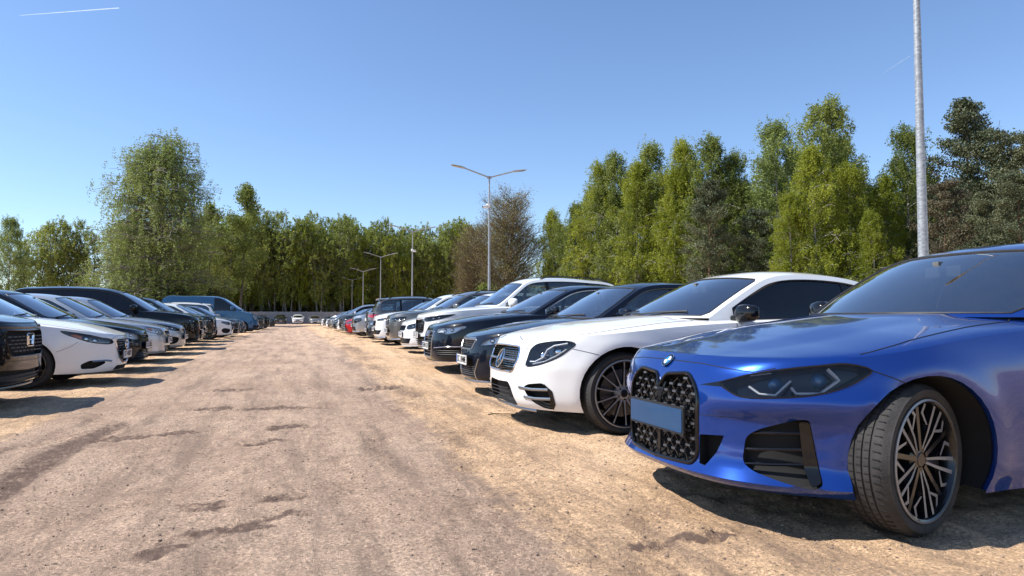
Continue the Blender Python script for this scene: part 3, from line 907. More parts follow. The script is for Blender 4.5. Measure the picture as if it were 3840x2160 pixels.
# wood behind the far wall
ORD = ('first second third fourth fifth sixth seventh eighth ninth tenth eleventh twelfth thirteenth fourteenth fifteenth sixteenth seventeenth eighteenth nineteenth twentieth').split()
ORD += ['twenty-' + o for o in ORD[:9]] + ['thirtieth']
k = 0
for row, (yy, n, lab) in enumerate(((130.5, 30, 'tall thin birch in the front rank of the wood behind the concrete wall'), (136, 24, 'thin birch deeper in the wood behind the concrete wall'), (143, 18, 'birch at the back of the wood behind the concrete wall'))):
    for i in range(n):
        x = -40 + (76.0 / n) * (i + .5) + rg_t.uniform(-.9, .9)
        if row == 2 and x < -22: continue
        s = rg_t.uniform(.90, 1.10)
        if x < -17: s *= .86
        if x < -30: continue
        lf = LM['bright'] if rg_t.random() < .12 else None
        lb = lab if row else '%s birch of the front rank behind the concrete wall, counted from the leafless oak' % ORD[n - 1 - i]
        put_tree('wood%d' % (k % 3), x, yy + rg_t.uniform(-1.6, 1.6), s, None, lb, ('front', 'middle', 'back')[row] + ' rank of birches behind the concrete wall', lf, sz=s * rg_t.uniform(.93, 1.08))
        k += 1
for i in range(18):
    put_tree('bush', -38 + i * 4.1 + rg_t.uniform(-1, 1), 131 + rg_t.uniform(-1, 3), rg_t.uniform(.6, 1.0), None, 'low undergrowth bush between the birch stems behind the concrete wall', 'bushes behind the concrete wall')
put_tree('birch1', -43.8, 129.6, .98, .3, 'pale airy birch standing alone at the edge of the sky', leafm=LM['grey'])

for i in range(40):
    x = -34 + i * 1.75 + rg_t.uniform(-.6, .6)
    if -28 < x < -24 or 22 < x < 25.5: continue
    put_tree('bush', x, 149 + rg_t.uniform(-3, 3), 1.7, None, 'tall shrub far inside the wood behind the concrete wall', 'shrubs closing the view through the wood', LM['birch'], sz=rg_t.uniform(1.3, 2.1))
# forest edge beyond the lamp posts: px position, distance, top in the photograph -> height
FE = [  # (x px, top px, distance, kind, leaf, label)
    (1385, 520, 92, 'birch0', 'bright', 'small yellow-green birch next to the leafless oak'),
    (1440, 500, 86, 'birch1', None, 'grey-green birch third from the leafless oak'),
    (1510, 400, 74, 'birch2', 'bright', 'broad birch where the forest edge steps up'),
    (1562, 372, 72, 'birch3', None, 'silvery topped birch at the first high point of the forest edge'),
    (1600, 400, 66, 'birch0', 'bright', 'green birch between the two silvery topped ones'),
    (1655, 338, 66, 'birch1', None, 'tall narrow birch with a white forked stem'),
    (1700, 420, 62, 'birch2', 'bright', 'lime green birch beside the pine in the forest edge'),
    (1735, 335, 62, 'birch3', 'bright', 'tall birch behind the lime green one'),
    (1800, 330, 60, 'birch0', None, 'grey-green birch rising behind the dark pine'),
    (1850, 372, 60, 'birch2', None, 'round-topped birch just past the dark pine'),
    (1950, 285, 57, 'birch1', 'grey', 'bluish birch with a forked top next to the tallest one'),
    (2095, 235, 51, 'birch3', None, 'tallest birch of the forest edge'),
    (2060, 350, 47, 'birch0', 'bright', 'bright lime birch with a curved white stem'),
    (2140, 400, 48, 'birch2', 'bright', 'bright young birch under the tallest one'),
    (1985, 470, 47, 'birch1', 'bright', 'low yellow-green birch in front of the tallest one'),
    (2225, 430, 50, 'birch0', 'bright', 'yellow-green birch a little short of the galvanised pole'),
    (2290, 305, 52, 'birch2', None, 'slender birch behind the galvanised pole'),
    (2200, 520, 44, 'birch3', 'bright', 'short bushy birch just short of the galvanised pole'),
    (1790, 450, 52, 'pine0', None, 'dark pine standing between the birches'),
    (1905, 520, 52, 'pine1', 'pine', 'low dark pine between the birches'),
    (2440, 245, 48, 'pine0', None, 'tallest pine, clear against the sky beyond the galvanised pole'),
    (2520, 318, 46, 'pine1', None, 'blunt-topped pine beside the tallest pine'),
    (2380, 450, 42, 'pine1', 'pinebrown', 'low brown pine between the galvanised pole and the tallest pine'),
    (2480, 480, 40, 'pine0', None, 'spreading dark pine below the tallest pine'),
    (2600, 330, 44, 'pine0', None, 'pine at the edge of the view'),
    (2570, 430, 38, 'pine1', None, 'small dark pine at the edge of the view'),
]
cy_, sy_ = math.cos(R(YAW)), math.sin(R(YAW))
def world_at(px, dist):
    xc = (px - 1288) / 1717 * dist
    return xc * cy_ + dist * sy_, dist * cy_ - xc * sy_
for px, top, dist, key, lf, lab in FE:
    x, y = world_at(px, dist)
    Hh = (801 - top) / 1717 * dist + CAM_H
    base_h = 17.0 if 'pine' in key else 18.3
    s = Hh / base_h
    put_tree(key, x, y, s * (1.0 if 'pine' not in key else .95), None, lab, 'trees of the forest edge beyond the lamp posts', LM[lf] if lf else None, sz=s)
for px, top, dist, lab in ((95, 560, 113, 'rounded birch at the open end of the wood, by the pale lone birch'), (135, 545, 111, 'green pointed birch by the open end of the wood'), (185, 548, 112, 'dense round birch short of the weeping birch'), (228, 575, 113, 'yellow-green birch touching the weeping birch outline'), (65, 600, 116, 'small birch closing the open end of the wood')):
    x, y = world_at(px, dist); s = ((801 - top) / 1717 * dist + CAM_H) / 19.0
    put_tree('wood%d' % (px % 3), x, y, s, None, lab, None, None, sz=s)
# depth of the forest and its undergrowth
for i in range(34):
    px = 1390 + i * 38 + rg_t.uniform(-10, 10); dist = 92 - (px - 1390) * .034 + rg_t.uniform(-3, 4)
    tp_ = np.interp(px, [1385, 1500, 1560, 1740, 1880, 1950, 2100, 2200, 2290, 2440, 2600], [560, 450, 420, 400, 430, 380, 330, 450, 400, 380, 400]) + rg_t.uniform(0, 60)
    x, y = world_at(px, dist); s = ((801 - tp_) / 1717 * dist + CAM_H) / 18.3
    pn = px > 2330
    put_tree(('pine%d' % (i % 2)) if pn else ('birch%d' % (i % 4)), x, y, s, None, 'shaded %s deep in the forest behind the edge trees' % ('pine' if pn else 'birch'), 'second rank of the forest (%s)' % ('pines' if pn else 'birches'))
for i in range(44):
    px = 1370 + i * 28.5; dist = np.interp(px, [1370, 1600, 2000, 2600], [86, 62, 47, 38]) + rg_t.uniform(-1.5, 6)
    x, y = world_at(px, dist)
    put_tree('bush', x, y, rg_t.uniform(.8, 1.25), None, 'bush in the undergrowth at the foot of the forest edge', 'undergrowth bushes of the forest edge', LM['birch'] if rg_t.random() < .5 else LM['bush'])

# ------------------------------------------------------------------ car body
class Shell:
    """lower body: flat coordinates (s, z); s runs along the half outline from the nose centre to the tail centre"""
    def __init__(c, S):
        c.S = S
        L, W = S['L'], S['W']
        af, nf, mf = S.get('af', 0.9), S.get('nf', 3.0), S.get('mf', 2.0)
        ar, nr, mr = S.get('ar', 0.7), S.get('nr', 3.4), S.get('mr', 2.0)
        t = np.linspace(0, 1, 160)
        y = W * (1 - (1 - t) ** 1.8)
        x = af * (1 - np.clip(1 - (y / W) ** nf, 0, 1) ** (1 / mf))
        y2 = y[::-1]
        x2 = L - ar * (1 - np.clip(1 - (y2 / W) ** nr, 0, 1) ** (1 / mr))
        xm = np.linspace(af, L - ar, 60)[1:-1]
        bar = S.get('barrel', 0.012)
        P = np.concatenate([np.stack([x, y], 1), np.stack([xm, np.full_like(xm, W)], 1), np.stack([x2, y2], 1)])
        P[:, 1] *= 1 - bar * ((P[:, 0] - L * 0.5) / (L * 0.5)) ** 2
        d = np.concatenate([[0], np.cumsum(np.linalg.norm(np.diff(P, axis=0), axis=1))])
        s = np.linspace(0, d[-1], 700)
        c.sx = np.interp(s, d, P[:, 0]); c.sy = np.interp(s, d, P[:, 1]); c.ss = s; c.smax = d[-1]
        tx, ty = np.gradient(c.sx), np.gradient(c.sy)
        k = np.ones(9) / 9
        tx = np.convolve(np.pad(tx, 4, 'edge'), k, 'valid'); ty = np.convolve(np.pad(ty, 4, 'edge'), k, 'valid')
        ln = np.hypot(tx, ty); c.nx, c.ny = -ty / ln, tx / ln
        c.nx[0] = -1; c.ny[0] = 0; c.nx[-1] = 1; c.ny[-1] = 0
        c.F, c.Sd, c.Rr = pchip(S['F']), pchip(S['Sd']), pchip(S['R'])
        c.zt, c.zb = pchip(S['zt']), pchip(S['zb'])
        c.relief = S.get('relief')
        i = np.argmax(c.sy > W * 0.5 * 0.9); 
    def xs(c, x):  # s on the side/front half for a given x (outline x)
        return np.interp(x, c.sx[:-1], c.ss[:-1])
    def at(c, s):
        return np.interp(s, c.ss, c.sx), np.interp(s, c.ss, c.sy), np.interp(s, c.ss, c.nx), np.interp(s, c.ss, c.ny)
    def P(c, Q):
        Q = np.asarray(Q, float).reshape(-1, 2)
        s, z = Q[:, 0], Q[:, 1]
        x, y, nx, ny = c.at(s)
        front = x < c.S['L'] * 0.5
        wn = nx ** 2; ws = ny ** 2
        ins = np.where(front, wn * c.F(z), wn * c.Rr(z)) + ws * c.Sd(z)
        # wheel arch lips
        for xw in (c.S['fo'], c.S['fo'] + c.S['wb']):
            r = np.hypot(x - xw, z - c.S['tyre'])
            ins = ins - ws * c.S.get('flare', 0.014) * np.exp(-((r - c.S['arch'] - 0.02) / 0.075) ** 2)
        if c.relief is not None: ins = ins + c.relief(s, z, x, y)
        X = x - nx * ins; Y = y - ny * ins
        return np.stack([X, np.maximum(Y, 0), z], 1)
    def Nn(c, Q):
        Q = np.asarray(Q, float).reshape(-1, 2); e = 0.004
        a = c.P(Q + [e, 0]) - c.P(Q - [e, 0]); b = c.P(Q + [0, e]) - c.P(Q - [0, e])
        n = -np.cross(a, b); n /= np.linalg.norm(n, axis=1)[:, None] + 1e-12
        return n
    def top(c, s):
        return c.zt(np.interp(s, c.ss, c.sx))
    def bot(c, s):
        return c.zb(np.interp(s, c.ss, c.sx))

class Side:
    """glasshouse side: flat coordinates (x, z)"""
    def __init__(c, S): c.S = S; c.wg = pchip(S['wg'])
    def ys(c, x, z):
        return c.wg(x) - c.S['tum'] * np.maximum(0, z - c.S['zbelt']) ** 1.25
    def P(c, Q):
        Q = np.asarray(Q, float).reshape(-1, 2)
        return np.stack([Q[:, 0], c.ys(Q[:, 0], Q[:, 1]), Q[:, 1]], 1)
    def Nn(c, Q):
        Q = np.asarray(Q, float).reshape(-1, 2); e = 0.004
        a = c.P(Q + [e, 0]) - c.P(Q - [e, 0]); b = c.P(Q + [0, e]) - c.P(Q - [0, e])
        n = -np.cross(a, b); n /= np.linalg.norm(n, axis=1)[:, None]
        return n

class Top:
    """windscreen, roof, rear window: flat coordinates (p, y) with p the length along the centre profile"""
    def __init__(c, S, side):
        c.S = S; prof = catmull(S['prof'], 10)
        d = np.concatenate([[0], np.cumsum(np.linalg.norm(np.diff(prof, axis=0), axis=1))])
        n = 260
        c.p = np.linspace(0, d[-1], n); c.xc = np.interp(c.p, d, prof[:, 0]); c.zc = np.interp(c.p, d, prof[:, 1])
        c.pmax = d[-1]
        c.sw = pchip(S['sweep'])(c.xc); c.dr = pchip(S['drop'])(c.xc)
        c.xe = c.xc + c.sw; c.ze = c.zc - c.dr
        c.ye = side.ys(c.xe, c.ze)
        c.side = side
    def px(c, x): return float(np.interp(x, c.xc, c.p))
    def f(c, p): return [np.interp(p, c.p, a) for a in (c.xc, c.zc, c.sw, c.dr, c.ye)]
    def P(c, Q):
        Q = np.asarray(Q, float).reshape(-1, 2)
        xc, zc, sw, dr, ye = c.f(Q[:, 0])
        q = np.clip(np.abs(Q[:, 1] / ye), 0, 1.0)
        return np.stack([xc + sw * q ** 2.2, Q[:, 1], zc - dr * q ** 2.6], 1)
    def Nn(c, Q):
        Q = np.asarray(Q, float).reshape(-1, 2); e = 0.004
        a = c.P(Q + [e, 0]) - c.P(Q - [e, 0]); b = c.P(Q + [0, e]) - c.P(Q - [0, e])
        n = np.cross(a, b); n /= np.linalg.norm(n, axis=1)[:, None]
        return n

def clamp_loop(L):
    L = np.array(L, float); return L

def split_loop(L):
    """the polyline of a loop that leaves out its run along s = 0; returns (polyline, closed)"""
    L = np.asarray(L); on = L[:, 0] < 1e-4
    if on.sum() < 2: return L, True
    k = len(L)
    # start after the last point on the axis
    for i in range(k):
        if on[i] and not on[(i + 1) % k]:
            idx = [(i + j) % k for j in range(k)]
            seq = []
            for j in idx:
                if on[j] and seq and not len(seq) == 0 and on[seq[-1]] and len(seq) > 1: break
                seq.append(j)
                if on[j] and len(seq) > 1: break
            return L[seq], False
    return L, True

class Car:
    def __init__(c, S):
        c.S = S; c.sh = Shell(S); c.sd = Side(S); c.tp = Top(S, c.sd)
        c.h = S.get('h', 0.05)
        c.root = empty(S['name'])
        c.paint = S['paint']

    # ---- emit a half mesh as part(s)
    def emit(c, name, V, F, mat, central, parent=None, smooth=True, sharp=40, mi=None, both=True):
        parent = parent or c.root
        V = np.asarray(V)
        F = [list(map(int, f)) for f in F]
        if central:
            k = len(V)
            V2 = np.concatenate([V, V * [1, -1, 1]]); F2 = F + [[i + k for i in reversed(f)] for f in F]
            o = mk(name, V2, F2, mat, parent, smooth, None if mi is None else list(mi) * 2)
            c.weld(o, 0.0008, sharp)
            return [o]
        r = [mk(name, V, F, mat, parent, smooth, mi, sharp)]
        if both:
            r.append(mk(name, V * [1, -1, 1], [f[::-1] for f in F], mat, parent, smooth, mi, sharp))
        return r
    def weld(c, o, d, sharp):
        bm = bmesh.new(); bm.from_mesh(o.data)
        bmesh.ops.remove_doubles(bm, verts=bm.verts, dist=d)
        bm.to_mesh(o.data); bm.free()
        if sharp: o.data.set_sharp_from_angle(angle=R(sharp))

    def patch(c, surf, poly, off=0.0, skirt=0.0, h=None):
        h = h or c.h * 0.7
        L = densify(poly, h)
        V, T = cdt(grid_in(L, h), [], L, h)
        V, T = subset(V, T)
        P = surf.P(V) + surf.Nn(V) * off
        F = T.tolist() if surf is c.tp else T[:, ::-1].tolist()
        if skirt:
            B = boundary(T); k = len(P)
            low = surf.P(V) + surf.Nn(V) * (off - skirt)
            on = V[:, 0] < 1e-4 if surf is c.sh else np.zeros(len(V), bool)
            P = np.concatenate([P, low])
            for a, b in B:
                if on[a] and on[b]: continue
                F.append([a, b, b + k, a + k])
        return P, F, V

    def line(c, surf, pts, h=0.03, off=0.0, closed=False):
        Q = densify(pts, h, closed)
        return surf.P(Q) + surf.Nn(Q) * off

    def build(c):
        S = c.S; sh = c.sh; h = c.h
        cuts = []           # (loop, id)
        # arches
        c.arch_loops = []
        for xw in (S['fo'], S['fo'] + S['wb']):
            th = np.linspace(-0.30 * PI, 1.30 * PI, 30 if h < 0.08 else 20)
            ax = xw + S['arch'] * np.cos(th); az = S['tyre'] + S['arch'] * np.sin(th)
            L = np.stack([sh.xs(ax), az], 1)
            c.arch_loops.append(L)
            cuts.append((L, 'arch'))
        feats = S.get('feats', [])
        for f in feats:
            f['loop'] = densify(np.asarray(f['poly'], float), h * 0.8)
            f['loop'][:, 0] = np.where(f['loop'][:, 0] < 0.004, 0.0, f['loop'][:, 0])
            f['central'] = (f['loop'][:, 0] < 1e-4).sum() >= 2
            if f['kind'] in ('hole', 'lamp', 'glaze'): cuts.append((f['loop'], f))
        # shell grid
        xs_ = [0.0]
        s = 0
        while s < sh.smax:
            step = h * (0.8 if s < 1.6 else (1.6 if s < sh.smax - 1.2 else 1.2)); s += step; xs_.append(min(s, sh.smax))
        xs_ = np.array(xs_); n = max(6, int(0.75 / (h * 0.8)))
        v = np.linspace(0, 1, n)
        zb, zt = sh.bot(xs_), sh.top(xs_)
        G = np.stack([np.repeat(xs_[:, None], n, 1), zb[:, None] + (zt - zb)[:, None] * v[None, :]], -1)
        # outer loop: bottom then back along the top
        outer = np.concatenate([G[:, 0], G[-1, 1:-1], G[::-1, -1], G[0, -2:0:-1]])
        V, T = cdt(G[1:-1, 1:-1], [L for L, _ in cuts], outer, h * 0.8)
        cen = V[T].mean(1)
        body = np.ones(len(T), bool)
        for L, f in cuts: body &= ~inside(cen, L)
        Vb, Tb = subset(V, T[body])
        parts = [(sh.P(Vb), Tb)]
        # top cap (bonnet, cowl, tail deck); nothing under the glasshouse
        top = sh.P(G[:, -1])
        q = np.array([0, .02, .05, .09, .14, .2, .28, .37, .48, .6, .73, .87, 1.0]) if h < 0.08 else np.array([0, .04, .12, .25, .45, .7, 1.0])
        cr = pchip(S['crown'])(np.interp(xs_, sh.ss, sh.sx))
        ex = S.get('crown_n', 2.4)
        gq = (1 - (1 - q) ** ex) ** (1 / S.get('crown_m', 1.7))
        cap = np.zeros((len(xs_), len(q), 3))
        cap[..., 0] = top[:, :1]; cap[..., 1] = top[:, 1:2] * (1 - q)
        cap[..., 2] = top[:, 2:3] + cr[:, None] * gq[None, :]
        if S.get('hood'):
            cap[..., 2] += S['hood'](cap[..., 0], cap[..., 1], q[None, :] + 0 * cap[..., 0])
        c.cap = cap; c.xs_ = xs_; c.q = q
        m = len(q); F = []
        x_w = S['prof'][0][0] + 0.10; x_r = S['prof'][-1][0] - 0.10
        for i in range(len(xs_) - 1):
            for j in range(m - 1):
                cx = (cap[i, j, 0] + cap[i+1, j, 0]) / 2; cy = (cap[i, j, 1] + cap[i, j+1, 1]) / 2
                if x_w + S['sweep'][0][1] * (cy / S['W']) ** 2.2 < cx < x_r and cy < c.sd.wg(cx) - 0.03: continue
                F.append([i*m+j, (i+1)*m+j, (i+1)*m+j+1, i*m+j+1])
        parts.append((cap.reshape(-1, 3), np.array(F)))
        # glasshouse
        tp, sd = c.tp, c.sd
        gx = np.linspace(0, tp.pmax, max(20, int(tp.pmax / (h * 1.3))))
        side_zb = lambda x: sh.zt(np.clip(x, 0, S['L'])) - 0.03
        xe, ze = np.interp(gx, tp.p, tp.xe), np.interp(gx, tp.p, tp.ze)
        zb2 = np.minimum(side_zb(xe), ze - 0.002)
        dlo = c.dlo()
        ns = 9
        Gs = np.stack([np.repeat(xe[:, None], ns, 1), ze[:, None] + (zb2 - ze)[:, None] * np.linspace(0, 1, ns)[None]], -1)
        outer = np.concatenate([Gs[:, 0], Gs[::-1, -1]])
        Vs, Ts = cdt(Gs[:, 1:-1], [L for L in dlo], outer, h)
        cen = Vs[Ts].mean(1); keep = np.ones(len(Ts), bool)
        for L in dlo: keep &= ~inside(cen, L)
        a, b = subset(Vs, Ts[keep]); parts.append((sd.P(a), b[:, ::-1]))
        # top patch with windscreen and rear window openings
        nq = 10
        ye = np.interp(gx, tp.p, tp.ye)
        Gt = np.stack([np.repeat(gx[:, None], nq, 1), ye[:, None] * np.linspace(0, 1, nq)[None] ** 0.85], -1)
        outer = np.concatenate([Gt[:, 0], Gt[-1, 1:-1], Gt[::-1, -1], Gt[0, -2:0:-1]])
        panes = []
        for (x0, x1, mg, nm) in S['panes']:
            p = np.linspace(tp.px(x0), tp.px(x1), 14)
            e = np.interp(p, tp.p, tp.ye) - mg
            L = [[p[0], 0]] + [[pp, ee] for pp, ee in zip(p, e)] + [[p[-1], 0]]
            L = rounded(L, 0.05, 3, keep=(0, len(L) - 1)) if len(L) < 6 else np.array(L)
            # round the two corners a little
            L[1, 1] -= 0.03; L[-2, 1] -= 0.03
            L = densify(L, h); L[:, 1] = np.where(L[:, 1] < .004, 0, L[:, 1])
            panes.append((L, nm))
        Vt, Tt = cdt(Gt[1:-1, 1:-1], [L for L, _ in panes], outer, h)
        cen = Vt[Tt].mean(1); keep = np.ones(len(Tt), bool)
        for L, _ in panes: keep &= ~inside(cen, L)
        a, b = subset(Vt, Tt[keep])
        c.roofkeep = (a, b)
        parts.append((tp.P(a), b[:, ::-1]))
        # join body
        VV = []; FF = []; n0 = 0; mi = []
        for k, (v_, f_) in enumerate(parts):
            VV.append(v_); FF += (np.asarray(f_) + n0).tolist(); n0 += len(v_)
            mi += [1 if (k >= 2 and S.get('roof_black') and k == 3) else 0] * len(f_)
        VV = np.concatenate(VV)
        mats = [c.paint, M['black_gloss']]
        k = len(VV)
        V2 = np.concatenate([VV, VV * [1, -1, 1]]); F2 = FF + [[i + k for i in f[::-1]] for f in FF]
        # outward winding
        c.body = mk('body', V2, F2, mats, c.root, True, mi * 2)
        bm = bmesh.new(); bm.from_mesh(c.body.data)
        bmesh.ops.remove_doubles(bm, verts=bm.verts, dist=0.0012)
        bmesh.ops.recalc_face_normals(bm, faces=bm.faces)
        bm.to_mesh(c.body.data); bm.free()
        c.body.data.set_sharp_from_angle(angle=R(S.get('sharp', 38)))
        # panes
        for L, nm in panes:
            P, F_, _ = c.patch_tp(L)
            gm = S.get('glass_front', M['glass_clear']) if nm == 'windscreen' else S.get('glass_side', M['glass'])
            c.emit(nm, P, F_, gm, True)
            k0 = L[:, 1] > 1e-4; o = MB(); e = c.tp.P(L[k0]); e = np.concatenate([e[:1] * [1, 0, 1], e, e[-1:] * [1, 0, 1]]); o.tube(e + [0, 0, 0.001], 0.006, 5); o.mirror()
            if nm == 'windscreen' or True: o.build('window_seal', M['black_plastic'], c.root)
        for L in dlo:
            P, F_, V_ = c.patch(sd, L, -0.004)
            c.emit('side_window', P, F_, S.get('glass_side', M['glass']), False)
        if len(dlo):
            o = MB()
            full = c.dlo_full
            o.tube(sd.P(densify(full, 0.05)) + sd.Nn(densify(full, 0.05)) * 0.002, 0.009, 5, closed=True)
            c.emit('window_trim', np.concatenate(o.V), o.F, S.get('trim', M['black_gloss']), False)
            # pillars between the panes
            for a, b in c.pillars:
                P, F_, _ = c.patch(sd, [a[0], a[1], b[1], b[0]], 0.0015)
                c.emit('door_pillar', P, F_, M['black_gloss'], False)
        c.details()
        c.wheels()
        if not S.get('far'): c.interior()
        return c.root

    def patch_tp(c, L):
        h = c.h
        V, T = cdt(grid_in(L, h), [], L, h); V, T = subset(V, T)
        return c.tp.P(V) - c.tp.Nn(V) * 0.003, T.tolist(), V

    def dlo(c):
        """side window loops from the edge curve, split at the pillars"""
        S = c.S; tp = c.tp
        mg = S.get('rail', 0.055)
        xe, ze = tp.xe, tp.ze
        tx, tz = np.gradient(xe), np.gradient(ze); ln = np.hypot(tx, tz) + 1e-9
        k = np.ones(15) / 15
        ox = xe + tz / ln * mg; oz = ze - tx / ln * mg
        x0, x1 = S['dlo'][0], S['dlo'][1]
        belt = pchip(S['dlo_belt']) if 'dlo_belt' in S else (lambda x: c.sh.zt(x) + 0.022)
        ok = (oz > belt(ox) + 0.01) & (ox > x0) & (ox < x1)
        ox, oz = ox[ok], oz[ok]
        o = np.argsort(ox); ox, oz = ox[o], oz[o]
        up = lambda x: np.interp(x, ox, oz)
        a, b = ox[0], ox[-1]
        a = max(a, x0); b = min(b, x1)
        rake = S.get('dlo_rake', 0.0)       # slant of the last edge: top sits forward by this much
        xs = np.arange(a, b, 0.05).tolist() + [b]
        topl = [[x, float(up(x))] for x in xs]
        kick = S.get('kick')
        botl = [[x, float(belt(x))] for x in xs[::-1]]
        if rake:
            topl = [p for p in topl if p[0] < b - rake]; topl.append([b - rake, float(up(b - rake))])
        full = np.array(topl + botl)
        full = densify(full, 0.05)
        c.dlo_full = full
        loops = []; c.pillars = []
        cutsx = [p for p in S.get('pillar_x', [])]
        edges = [a - 0.001] + cutsx + [b + 0.001]
        wd = 0.035
        prev = None
        for i in range(len(edges) - 1):
            l = edges[i] + (wd if i else 0); r = edges[i+1] - (wd if i < len(edges) - 2 else 0)
            sl = S.get('pillar_rake', 0.0)
            xx = [x for x in xs if l < x < r]
            tl = [x for x in xx]
            lt = l + (sl if i else 0); rt = r + (sl if i < len(edges) - 2 else 0)
            tp_ = [[x, float(up(x))] for x in [lt] + [x for x in xs if lt < x < rt] + [rt]]
            if rake and i == len(edges) - 2:
                tp_ = [p for p in tp_ if p[0] < b - rake] + [[b - rake, float(up(b - rake))]]
            bt_ = [[x, float(belt(x))] for x in [r] + [x for x in xs[::-1] if l < x < r] + [l]]
            L = np.array(tp_ + bt_)
            # drop duplicate points
            K = [L[0]]
            for p in L[1:]:
                if np.linalg.norm(p - K[-1]) > 0.004: K.append(p)
            if np.linalg.norm(K[0] - K[-1]) < 0.004: K.pop()
            loops.append(densify(K, 0.06))
            if i < len(edges) - 2:
                c.pillars.append(([[r - 0.002, float(belt(r))], [rt - 0.002, float(up(rt))]], [[r + 2 * wd + 0.002, float(belt(r + 2 * wd))], [rt + 2 * wd + 0.002, float(up(rt + 2 * wd))]]))
        return loops

    # ---- fascia features
    def details(c):
        S = c.S; sh = c.sh; h = c.h
        for f in S.get('feats', []):
            k = f['kind']; L = f['loop']; nm = f.get('name', 'grille')
            cen = f['central']
            if k == 'hole':
                d = f.get('depth', 0.05)
                P, F, V = c.patch(sh, L, -d, -d, h * 0.8)
                prt = c.emit(nm, P, [x for x in F], f.get('mat', M['black_matte']), cen)
                # frame
                for j, side in enumerate(prt):
                    sg = -1 if (j == 1) else 1
                    c.fill(f, side, sg, cen, L)
            elif k == 'glaze':
                P, F, V = c.patch(sh, L, -0.001)
                c.emit(nm, P, F, f['mat'], cen)
            elif k == 'patch':
                P, F, V = c.patch(sh, L, f.get('off', 0.004), f.get('skirt', 0.008))
                c.emit(nm, P, F, f['mat'], cen)
            elif k == 'lamp':
                if S.get('far'):
                    P, F, V = c.patch(sh, L, -0.002)
                    c.emit(nm, P, F, f.get('farmat', M['lamp_white']), False)
                    continue
                d = f.get('depth', 0.05)
                P, F, V = c.patch(sh, L, -d, -d + 0.002, h * 0.8)
                prt = c.emit(nm, P, F, f.get('mat', M['black_gloss']), False)
                for j, side in enumerate(prt):
                    sg = -1 if j else 1
                    P2, F2, V2 = c.patch(sh, L, 0.0005)
                    if j: P2 = P2 * [1, -1, 1]; F2 = [q[::-1] for q in F2]
                    mk('lens', P2, F2, f.get('lens', M['lens']), side)
                    o = MB()
                    for (s_, z_, r_) in f.get('proj', []):
                        q = np.array([[s_, z_]]); p = sh.P(q)[0]; n = sh.Nn(q)[0]
                        fw = np.array([-1.0, 0, 0])
                        base = p - n * (d * 0.75)
                        Vv, Ff = lathe([(0.001, 0.02), (r_ * .5, .017), (r_ * .8, .010), (r_, 0), (r_ * 1.15, -0.006), (r_ * 1.2, -.03)], 18, 'z')
                        qt = Vector(n * 0.5 + fw * 0.5).to_track_quat('Z', 'Y').to_matrix()
                        o.add(Vv @ np.array(qt).T + base, Ff)
                    if o.n:
                        if j: 
                            o.V = [v * [1, -1, 1] for v in o.V]; o.F = [q[::-1] for q in o.F]
                        o.build('projector', f.get('projmat', M['chrome']), side)
                    o = MB()
                    for ln, r_ in f.get('drl', []):
                        pts = c.line(sh, ln, 0.02, -0.012); o.tube(pts, r_, 6, flat=f.get('drlflat', 1.4))
                    if o.n:
                        if j: 
                            o.V = [v * [1, -1, 1] for v in o.V]; o.F = [q[::-1] for q in o.F]
                        o.build('light_guide', f.get('drlmat', M['drl']), side)
                    o = MB()
                    for ln in f.get('amber', []):
                        P3, F3, _ = c.patch(sh, ln, -0.02, 0.0); o.add(P3, F3)
                    if o.n:
                        if j: 
                            o.V = [v * [1, -1, 1] for v in o.V]; o.F = [q[::-1] for q in o.F]
                        o.build('indicator', M['amber'], side)
                    o = MB(); o.tube(c.line(sh, L, 0.03, 0.0, True), 0.0045, 5, closed=True)
                    if j: 
                        o.V = [v * [1, -1, 1] for v in o.V]; o.F = [q[::-1] for q in o.F]
                    o.build('lamp_seal', M['black_gloss'], side)
        # free lines: seams, creases, mouldings
        ml = {}
        for ln in S.get('lines', []):
            pts, r_, mat, nm = ln[0], ln[1], ln[2], ln[3]
            fl = ln[4] if len(ln) > 4 else 1.0
            P = c.line(sh, pts, 0.04, r_ * (-0.35 if 'seam' in nm else 0.15))
            if 'seam' in nm:
                ml.setdefault((nm, mat), MB()).tube(P, r_, 5, flat=fl); continue
            if P[0, 1] < 0.03 or P[-1, 1] < 0.03:      # runs across the nose: one piece
                if P[-1, 1] < 0.03: P = P[::-1]
                P = np.concatenate([P[::-1] * [1, -1, 1], P[1:]])
                o = MB(); o.tube(P, r_, 6, flat=fl); o.build(nm, M[mat], c.root)
            else:
                V, F = sweep(P, r_, 6, flat=fl); c.emit(nm, V, F, M[mat], False)
        for (nm, mat), o in ml.items(): o.mirror().build(nm, M[mat], c.root)
        # bonnet shut line: across the cap at constant q, closed behind the nose
        if S.get('hoodline'):
            o = MB()
            for pts in S['hoodline']:
                o.tube(c.cap_line(pts), 0.0032, 5)
            o.mirror().build('shut_seam', M['black_matte'], c.root)
